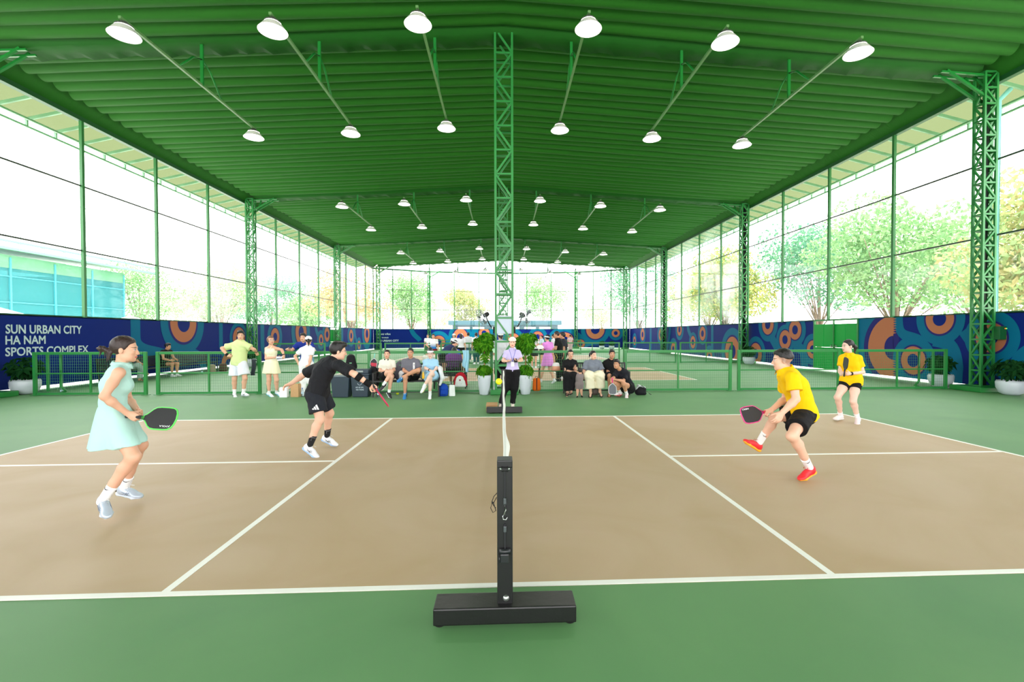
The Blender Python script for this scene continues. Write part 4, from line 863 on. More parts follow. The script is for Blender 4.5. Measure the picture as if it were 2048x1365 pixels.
# ---------------------------------------------------------------- hands and feet
def hand_prims(tag, w, d, n, s, sc, curl=.5, thumb=.6, spread=.06):
    """w wrist, d towards knuckles, n palm normal (palm side), s towards the thumb"""
    w, d, n, s = V3(w), unit(d), unit(n), unit(s); P = []; L = .086*sc
    R = np.stack([s, n, d]); c = w+d*(.052*sc)
    P.append(ell(tag, c, R, (.040*sc,.016*sc,.052*sc), .012)); P.append(cone(tag, w-d*.02*sc, w+d*.04*sc, .024*sc, .022*sc, .014))
    for i, (o, l) in enumerate(zip((.030,.010,-.010,-.029), (.073,.081,.075,.059))):
        k = w+d*(L-(.004 if i in (0,2) else .010 if i == 3 else 0)*sc)+s*(o*sc)-n*(.003*sc); dd = unit(d+s*(spread*(1.5-i))); a = 0; p = k-dd*.012*sc; P.append(cone(tag, p, k, .0095*sc, .0095*sc, .007)); p = k
        for j, f in enumerate((.46,.30,.24)):
            a += curl*(.75,1.25,.9)[j]+(.06*i if curl > .2 else 0); v = dd*math.cos(a)+n*math.sin(a); q = p+v*(l*f*sc); P.append(cone(tag, p, q, (.0092-.0012*j-(.001 if i == 3 else 0))*sc, (.0085-.0013*j-(.001 if i == 3 else 0))*sc, .004)); p = q
    b = w+d*.022*sc+s*.026*sc+n*.006*sc; v = unit(d*.62+s*(.85-.7*thumb)+n*(.15+.8*thumb)); q = b+v*.042*sc; P.append(cone(tag, w+d*.015*sc+s*.012*sc, b, .016*sc, .014*sc, .012)); P.append(cone(tag, b, q, .0125*sc, .0105*sc, .006))
    v2 = unit(v+d*.5-s*.5*thumb); P.append(cone(tag, q, q+v2*.030*sc, .0105*sc, .0078*sc, .004)); return P
def shoe_fields(A, f, u, sc, h):
    A, f = V3(A), unit(f); u = orth(u, f); s = np.cross(f, u); B = A-u*.078*sc      # B: on the sole under the ankle
    pt = lambda x, y, z=0: B+f*(x*sc)+u*(y*sc)+s*(z*sc); R = np.stack([f, u, s])
    up = [ell('s', pt(-.020,.046), R, (.050*sc,.052*sc,.036*sc), .03), ell('s', pt(.055,.040), R, (.085*sc,.044*sc,.039*sc), .03), ell('s', pt(.130,.024), R, (.072*sc,.030*sc,.044*sc), .02), cone('s', pt(-.012,.06), pt(-.004,.088), .039*sc, .036*sc, .02, cuts=[(pt(0,.092), u)])]
    for p in up: p.cuts.append((pt(0,.012), -u))
    so = [stad('o', pt(-.040,.010), pt(.045,.010), s, s, .034*sc, .034*sc, .0165*sc, .0150*sc, .012), stad('o', pt(.045,.010), pt(.125,.008), s, s, .034*sc, .048*sc, .0150*sc, .0150*sc, .012), stad('o', pt(.125,.008), pt(.182,.014), s, s, .048*sc, .026*sc, .0150*sc, .011*sc, .012), ell('o', pt(-.045,.018), R, (.030*sc,.022*sc,.036*sc), .012)]
    for p in so: p.cuts.append((pt(0,-.004), -u)); p.cuts.append((pt(0,.026), u))
    return up, so, pt, (f, u, s)
def tubes(name, lines, r, m, parent, org, n=6):
    q = MB()
    for l in lines: q.tube([tuple(V3(p)-V3(org)) for p in l], r, n=n)
    return q.build(name, m, parent)
# ---------------------------------------------------------------- the figure
def person(J, o, label, group=None):
    """J: joints in metres (world). o: options."""
    J = {k: V3(v) for k, v in J.items()}; male = o.get('male', True); sc = o.get('sc', 1.0); fat = o.get('fat', 1.0); h = o.get('res', .008)
    face = unit(o['face']); up = orth(o.get('up', (0,0,1)), face); right = np.cross(face, up); R = np.stack([right, face, up]); hs = o.get('hs', sc); HC = J['head']
    pel, neck = (J['hipL']+J['hipR'])/2, J['neck']; sp = unit(neck-pel); hl = unit(J['hipR']-J['hipL']); sl = unit(J['shR']-J['shL']); 
    hunch = o.get('hunch', .02); L = np.linalg.norm(neck-pel)
    fwd = unit(np.cross(sp, hl+sl))
    st = lambda t, b=0: pel+(neck-pel)*t-fwd*(hunch*math.sin(math.pi*min(max(t,0),1)))+fwd*b
    side = lambda t: unit(hl*(1-t)+sl*t); m_ = (1 if male else 0); F = fat*sc
    D = [(-.09,.145 if m_ else .150,.088),(.06,.160 if m_ else .168,.105),(.36,.142 if m_ else .120,.100 if m_ else .088),(.66,.162 if m_ else .138,.115 if m_ else .100),(.86,.165 if m_ else .140,.088 if m_ else .076),(.98,.085 if m_ else .07,.062 if m_ else .052)]
    B = []
    for (t0,W0,r0),(t1,W1,r1) in zip(D[:-1], D[1:]): B.append(stad('torso', st(t0), st(t1), side(t0), side(t1), W0*F, W1*F, r0*F, r1*F, .035))
    if not male:
        for s_ in (-1,1): c = st(.66, .078*F)+side(.66)*s_*.062*F; B.append(ell('torso', c, np.stack([side(.66), fwd, sp]), (.058*F,.052*F,.056*F), .04))
    for s_ in (-1, 1): # buttocks
        c = st(.0, -.055*F)+hl*s_*.07*F; B.append(ell('torso', c, np.stack([hl, fwd, sp]), (.075*F,.065*F,.085*F), .04))
    nb = HC-up*.055*hs-face*.018*hs; B.append(cone('neck', neck-sp*.02, nb, (.058 if male else .046)*sc, (.053 if male else .044)*hs, .03)); B.append(head_prim(HC, R, hs, male))
    ar = (1.0 if male else .86)*sc*(.4+.6*fat); lr = sc*(.4+.6*fat); hand = {}
    for S in 'LR':
        sh, el_, wr = J['sh'+S], J['el'+S], J['wr'+S]; B.append(cone('uarm'+S, lerp(st(.90), sh, .45), sh, .052*ar, .052*ar, .04)); B.append(cone('uarm'+S, sh, lerp(sh, el_, .45), .052*ar, .048*ar, .025)); B.append(cone('uarm'+S, lerp(sh, el_, .45), el_, .048*ar, .039*ar, .025))
        fa = wr-el_; B.append(cone('farm'+S, el_, el_+fa*.3, .040*ar, .043*ar, .02)); B.append(cone('farm'+S, el_+fa*.3, wr, .043*ar, .027*ar, .02))
        d = unit(J['ha'+S]-wr) if 'ha'+S in J else unit(fa); pn = o.get('palm'+S)
        pn = orth(pn if pn is not None else hl*(1 if S == 'L' else -1)-fwd*.3+up*.05, d); th = np.cross(pn, d)*(1 if S == 'L' else -1)
        B += hand_prims('hand'+S, wr, d, pn, th, sc*(1.0 if male else .92)*o.get('handsc', 1), o.get('curl'+S, .35), o.get('thumb'+S, .45)); hand[S] = (wr, d, pn, th)
        hp, kn, an = J['hip'+S], J['kn'+S], J['an'+S]; th_ = kn-hp; shk = an-kn; back = orth(-fwd if abs(np.dot(unit(shk), fwd)) < .9 else -up, unit(shk)); back = orth(-(unit(J['toe'+S]-an)), unit(shk))
        B.append(cone('thigh'+S, hp, hp+th_*.5, .088*lr, .076*lr, .04)); B.append(cone('thigh'+S, hp+th_*.5, kn, .076*lr, .055*lr, .03)); B.append(cone('shank'+S, kn, kn+shk*.28+back*.012*sc, .052*lr, .056*lr, .03)); B.append(cone('shank'+S, kn+shk*.28+back*.012*sc, kn+shk*.62+back*.006*sc, .056*lr, .042*lr, .02)); B.append(cone('shank'+S, kn+shk*.62+back*.006*sc, an, .042*lr, .034*sc, .02))
        B.append(ell('thigh'+S, kn-back*.018*sc, np.stack([unit(shk), back, np.cross(unit(shk), back)]), (.045*sc,.035*sc,.040*sc), .03))
        fd = unit(J['toe'+S]-an)
        if not o.get('shoes') or o['shoes'].get('sandal'): B.append(cone('foot'+S, an-fd*.02*sc+unit(shk)*.03*sc, an+fd*.13*sc+unit(shk)*.045*sc, .032*sc, .026*sc, .02)); B.append(cone('foot'+S, an, an+unit(shk)*.045*sc-fd*.03*sc, .033*sc, .030*sc, .02))
    org = np.array([pel[0], pel[1], 0.]); org[:2] = ((J['anL']+J['anR'])/2)[:2]
    def paintfix(o_, P):
        hc = local(P, HC, R, hs); a = o_.data.attributes.new('hc', 'FLOAT_VECTOR', 'POINT'); far = np.linalg.norm(hc, axis=1) > .19; hc[far] = 9; a.data.foreach_set('vector', hc.astype(np.float32).ravel())
    G, lo = field(B, h); P, Fc = nets(G, lo, h)
    tone = o.get('skin', 'light'); brow = srgb(40,28,22); fade = o.get('fade')
    sk = skin_mat('skin_%s%s%s' % (tone, '_m' if male else '_f', '_fade' if fade else ''), TONES[tone], srgb(190,116,104) if male else srgb(196,92,92), brow, (TONES[tone][0]*.32, TONES[tone][1]*.30, TONES[tone][2]*.30, 1) if fade else None)
    body = mesh_np('person', P, Fc, sk, None, org); body.location = org; tag(body, label, o.get('cat', 'person'), group); paintfix(body, P)
    sub = lambda *tags: [p for p in B if p.tag in tags]
    def cloth(name, prims, m, off, fold=.3, cutp=(), hh=None, smooth=2):
        hh = hh or h
        def ex(G, X, Y, Z):
            if fold: G = G-(off*fold)*(np.sin(23*X+9*Z+3*np.sin(13*Z+5*Y))*np.sin(17*Z+8*Y+2*np.sin(11*X))).astype(np.float32)
            for p, n in cutp: G = np.maximum(G, ((X-p[0])*n[0]+(Y-p[1])*n[1]+(Z-p[2])*n[2]).astype(np.float32))
            return G
        G, lo = field(prims, hh, off, ex); P, F_ = nets(G, lo, hh, smooth)
        return mesh_np(name, P, F_, m, body, org) if len(F_) else None
    import copy as _cp
    def cutc(p, *c): q = _cp.copy(p); q.cuts = list(p.cuts)+list(c); return q
    out = {'body': body, 'org': org, 'hand': hand, 'R': R, 'HC': HC, 'hs': hs, 'st': st, 'fwd': fwd, 'sp': sp}
    # ---- shirt
    s = o.get('shirt')
    if s:
        hem = s.get('hem', .02); off = s.get('off', .016); pr = [cutc(p, (st(hem), -unit(s.get('hemdir', sp)))) for p in sub('torso')]
        top = s.get('top', 1.3); pr = [cutc(p, (st(top)+sp*.0, sp)) for p in pr]
        if s.get('drape'): pr.append(stad('torso', st(.55), st(hem-.02), side(.5), side(0), .150*F, .168*F, .105*F, .112*F, .04, cuts=[(st(hem), -sp)]))
        sl_ = s.get('sleeve', .55)
        for k_ in s.get('straps', ()): pass
        for S in 'LR':
            sh, el_ = J['sh'+S], J['el'+S]; d = unit(el_-sh)
            if sl_ > 0:
                e = lerp(sh, el_, sl_); fl = s.get('flare', .010); pr.append(cone('x', lerp(st(.90), sh, .45), sh, .052*ar, .053*ar, .04)); pr.append(cone('x', sh, e, .053*ar, (.050+fl)*ar, .03, cuts=[(e, d)]))
                if sl_ > 1: pr.append(cone('x', el_, lerp(el_, J['wr'+S], sl_-1), .046*ar, .036*ar, .03))
            else: pr.append(cone('x', lerp(st(.95), sh, .15), lerp(st(.91), sh, .74), .054*ar, .050*ar, .03))
        if s.get('top') is None: pr += [cutc(q_, (lerp(neck, nb, .32 if s.get('collar') else .04), unit(nb-neck))) for q_ in sub('neck')]
        sh_o = cloth(s.get('name', 'shirt'), pr, s['m'], off, s.get('fold', .22)); out['shirt'] = sh_o
        if s.get('collar'):
            cm = s.get('cm', s['m']); nk = neck+sp*.028*sc; cz = s.get('cz', .004)*sc; dn = unit(nb-neck); rr = (.062 if male else .050)*sc+.010; X = unit(np.cross(dn, fwd)); q = MB(); n = 22; vs = []; fs = []
            for k in range(n+1):
                t = math.radians(-158+316*k/n); e = X*math.sin(t)-fwd*math.cos(t); lp = abs(k/n-.5)*2; c0 = neck+dn*(.012*sc+cz)
                for (r_, z_) in ((rr*.98,.006),(rr*1.0,.030-.012*lp),(rr*1.12,.030-.012*lp),(rr*1.38,-.004-.020*lp**3),(rr*1.34,-.008-.020*lp**3)): vs.append(c0+e*r_*(1+.15*lp**2)+dn*z_*sc-org)
            for k in range(n):
                for j in range(4): fs.append((k*5+j,k*5+j+1,(k+1)*5+j+1,(k+1)*5+j))
            q.add(vs, fs, 0, True); q.build('collar', cm, sh_o)
            if s.get('placket', True):
                bv = BVHTree.FromPolygons([tuple(v.co) for v in sh_o.data.vertices], [tuple(p.vertices) for p in sh_o.data.polygons]); q = MB(); row = []
                for k in range(8):
                    c = st(.93-.022*k)-org; hit = bv.ray_cast(Vector(c+fwd*.4), Vector(-fwd))[0]
                    if hit: row.append((np.array(hit)+fwd*.003))
                if len(row) > 2:
                    for a, b in zip(row[:-1], row[1:]): q.add([a-X*.011, a+X*.011, b+X*.011, b-X*.011], [(0,1,2,3)], 0, True)
                    q.build('placket', cm, sh_o)
    # ---- lower garments
    s = o.get('skirt')
    if s:
        a, b = st(s.get('top', .30)), (st(s.get('top', .30))+V3(s['to'])*sc) if 'to' in s else None; sk_o = [skirt('skirt', a, b, hl, s.get('W0', .125)*F, s.get('W1', .21)*F, s.get('r0', .095)*F, s.get('r1', .19)*F, s.get('n', 7), s.get('amp', .10), s.get('ph', .4), s.get('curve', .8))]
        axk = unit(b-a)
        for S in 'LR': hp, kn = J['hip'+S], J['kn'+S]; sk_o.append(cone('x', hp, lerp(hp, kn, .8), .096*lr, .088*lr, .05, cuts=[(b+axk*s.get('lift', 0), axk)]))
        cloth(s.get('name', 'skirt'), sk_o, s['m'], .006, 0, hh=s.get('res', h), smooth=1)
    s = o.get('shorts')
    if s:
        lg = s.get('leg', .55); off = s.get('off', .018); pr = [cutc(p, (st(s.get('top', .22)), sp)) for p in sub('torso')]
        for S in 'LR':
            hp, kn = J['hip'+S], J['kn'+S]; d = unit(kn-hp); e = lerp(hp, kn, min(lg, 1)); pr.append(cone('x', hp, e, .092*lr, (.080+s.get('flare', .012))*lr, .04, cuts=[(e, d)] if lg <= 1 else []))
            if lg > 1:
                an = J['an'+S]; e2 = lerp(kn, an, lg-1); w = s.get('wide', .052); pr.append(cone('x', kn, e2, max(.062,w)*lr, w*lr, .03, cuts=[(e2, unit(an-kn))]))
        out['shorts'] = cloth(s.get('name', 'shorts'), pr, s['m'], off, s.get('fold', .2))
    # ---- shoes and socks
    s = o.get('shoes')
    if s:
        for S in 'LR':
            if S in s.get('skip', ''): continue
            an, kn, toe = J['an'+S], J['kn'+S], J['toe'+S]; f = unit(toe-an); u_ = V3(s.get('up'+S, (0,0,1) if abs(f[2]) < .3 else kn-an)); f = unit(f-unit(u_)*np.dot(f, unit(u_))) if s.get('flat'+S, abs(f[2]) < .3) else f
            if s.get('sandal'):
                upf, so, pt, fr_ = shoe_fields(an, f, u_, sc, h); G, lo = field(so, h); P_, F_ = nets(G, lo, h); sd = mesh_np('sandal', P_, F_, s['m'], body, org); tubes('strap', [[pt(.03,.01,-.04), pt(.05,.066,-.01), pt(.06,.06,.02), pt(.05,.01,.045)], [pt(.11,.01,-.045), pt(.115,.05,0), pt(.11,.01,.045)]], .009*sc, s['m'], sd, org); continue
            upf, so, pt, fr_ = shoe_fields(an, f, u_, sc*s.get('size', 1), h); hh = min(h, .010); G, lo = field(upf, hh); P_, F_ = nets(G, lo, hh); sh_ = mesh_np('shoe', P_, F_, s['m'], body, org)
            G, lo = field(so, hh); P_, F_ = nets(G, lo, hh)
            if len(F_): mesh_np('sole', P_, F_, s['sole'], sh_, org)
            if s.get('lace'): tubes('laces', [[pt(x,.086-.42*(x-.03),-.022), pt(x+.004,.092-.42*(x-.03),0), pt(x,.086-.42*(x-.03),.022)] for x in (.035,.052,.069,.086)]+[[pt(.03,.09,0), pt(.045,.105,.02), pt(.06,.10,.03), pt(.05,.085,.03)], [pt(.03,.09,0), pt(.05,.11,-.015), pt(.075,.105,-.03)]], .0028*sc, s['lace'], sh_, org)
            if s.get('stripe'):
                for sd_ in (-1, 1): tubes('emblem', [[pt(.115,.034,sd_*.040), pt(.07,.030,sd_*.043), pt(.02,.048,sd_*.041), pt(-.02,.052,sd_*.038)], [pt(.10,.044,sd_*.038), pt(.06,.042,sd_*.042), pt(.02,.030,sd_*.042)]]+[[pt(x0,.022,sd_*.043), pt(x0+.012,.045,sd_*.041), pt(x0+.022,.062,sd_*.034)] for x0 in (.048,.066)], .0021*sc, s['stripe'], sh_, org)
            if s.get('sock'):
                hgt = s.get('high', .10); kd = unit(kn-an); r0 = .037*sc; r1 = (.040 if hgt < .09 else .043)*lr+.003; G, lo = field([cone('k', an-kd*.02, an+kd*hgt*sc, r0, r1, .01, cuts=[(an+kd*hgt*sc, kd)])], hh); P_, F_ = nets(G, lo, hh)
                so_ = mesh_np('sock', P_, F_, s['sock'], body, org); e0 = an+kd*(hgt-.025)*sc; fw_ = orth(f, kd); sd = np.cross(fw_, kd)
                if s.get('swoosh') is not None:
                    for sg in (-1, 1):
                        g_ = lambda a, z: e0+kd*z*sc+(fw_*math.cos(a)+sd*math.sin(a)*sg)*(r1+.0015); tubes('emblem', [[g_(.5,.004), g_(1.0,-.006), g_(1.4,-.007), g_(1.9,.004)]], [.0012,.0035,.0028,.0008] if True else .002, s['swoosh'], so_, org)
                if s.get('band') is not None:
                    tubes('band', [[an+kd*(hgt-.02)*sc+(fw_*math.cos(t)+sd*math.sin(t))*(r1+.001) for t in [2*math.pi*k/20 for k in range(21)]]], .0022, s['band'], so_, org)
                    tubes('emblem', [[an+kd*(hgt-.035-.008*k)*sc+(fw_*math.cos(1.2)+sd*math.sin(1.2)*sg)*(r1+.001)+kd*.006*((-1)**k) for k in range(4)] for sg in (-1,1)], .003, s['band'], so_, org)
    # ---- hair, hats, glasses
    s = o.get('hair')
    if s:
        G, lo = head_local_field(HC, R, hs, hair_fn(s[0]), (.26 if s[0] in ('tied','pony','long') else .17)*hs, min(h, .009)); P_, F_ = nets(G, lo, min(h, .009), 2)
        if len(F_): mesh_np('hair', P_, F_, s[1], body, org)
    s = o.get('cap')
    if s:
        G, lo = head_local_field(HC, R, hs, cap_fn(s[0]), .24*hs, min(h, .0065)); P_, F_ = nets(G, lo, min(h, .0065), 1); cp = mesh_np('cap' if s[0] == 'cap' else 'visor', P_, F_, s[1], body, org)
        if len(s) > 2: e = lambda x, z: HC+hs*(R[0]*x+R[1]*(.0905-.9*x*x-.35*(z-.07))+R[2]*z)+R[1]*.006; tubes('emblem', [[e(-.022,.088), e(-.012,.080), e(0,.082), e(.022,.096)]], [.001,.0035,.003,.0008], s[2], cp, org)
    if o.get('glasses'):
        g = lambda x, y, z: HC+hs*(R[0]*x+R[1]*y+R[2]*z); ln = []
        for s_ in (-1, 1):
            ln.append([g(s_*.033+.022*math.cos(t), .099-.004*math.cos(t)*s_, .002+.016*math.sin(t)) for t in [2*math.pi*k/14 for k in range(15)]]); ln.append([g(s_*.055,.094,.006), g(s_*.078,.05,.008), g(s_*.081,-.01,.004)])
        ln.append([g(-.011,.101,.004), g(0,.103,.007), g(.011,.101,.004)]); tubes('glasses', ln, .0017*hs, o['glasses'], body, org)
    for (nm, S, m, w, t) in o.get('bands', ()):    # wrist bands, watches, elbow straps: t along forearm 0..1 (negative: upper arm)
        a, b = (J['el'+S], J['wr'+S]) if t >= 0 else (J['sh'+S], J['el'+S]); c = lerp(a, b, abs(t)); d = unit(b-a); r_ = (.045+(.030-.045)*max(0, (abs(t)-.3)/.7))*ar+.009 if t >= 0 else .05*ar
        G, lo = field([cone('b', c-d*(w/2+.02), c+d*(w/2+.02), r_, r_-.002, .01, cuts=[(c+d*w/2, d), (c-d*w/2, -d)])], min(h, .006)); P_, F_ = nets(G, lo, min(h, .006)); mesh_np(nm, P_, F_, m, body, org)
        if nm == 'watch': q = MB(); e = unit(np.cross(d, V3((0,0,1)))); 
    return out
def decal(obj, org, pt, nrm, upv, polys, m, name='emblem', parent=None, off=.004):
    """flat print laid on a surface: polys in metres on the tangent plane, each corner dropped onto the cloth"""
    bv = BVHTree.FromPolygons([tuple(v.co) for v in obj.data.vertices], [tuple(p.vertices) for p in obj.data.polygons]); n = unit(nrm); u = orth(upv, n); r = np.cross(u, n); q = MB(); c = V3(pt)-V3(org)
    for P in polys:
        vs = []
        for x, y in P:
            p = c+r*x+u*y+n*.3; hit = bv.ray_cast(Vector(p), Vector(-n), .5)[0]; vs.append((np.array(hit) if hit else p-n*.2)+n*off)
        q.add(vs, [tuple(range(len(vs)))])
    return q.build(name, m, parent or obj)
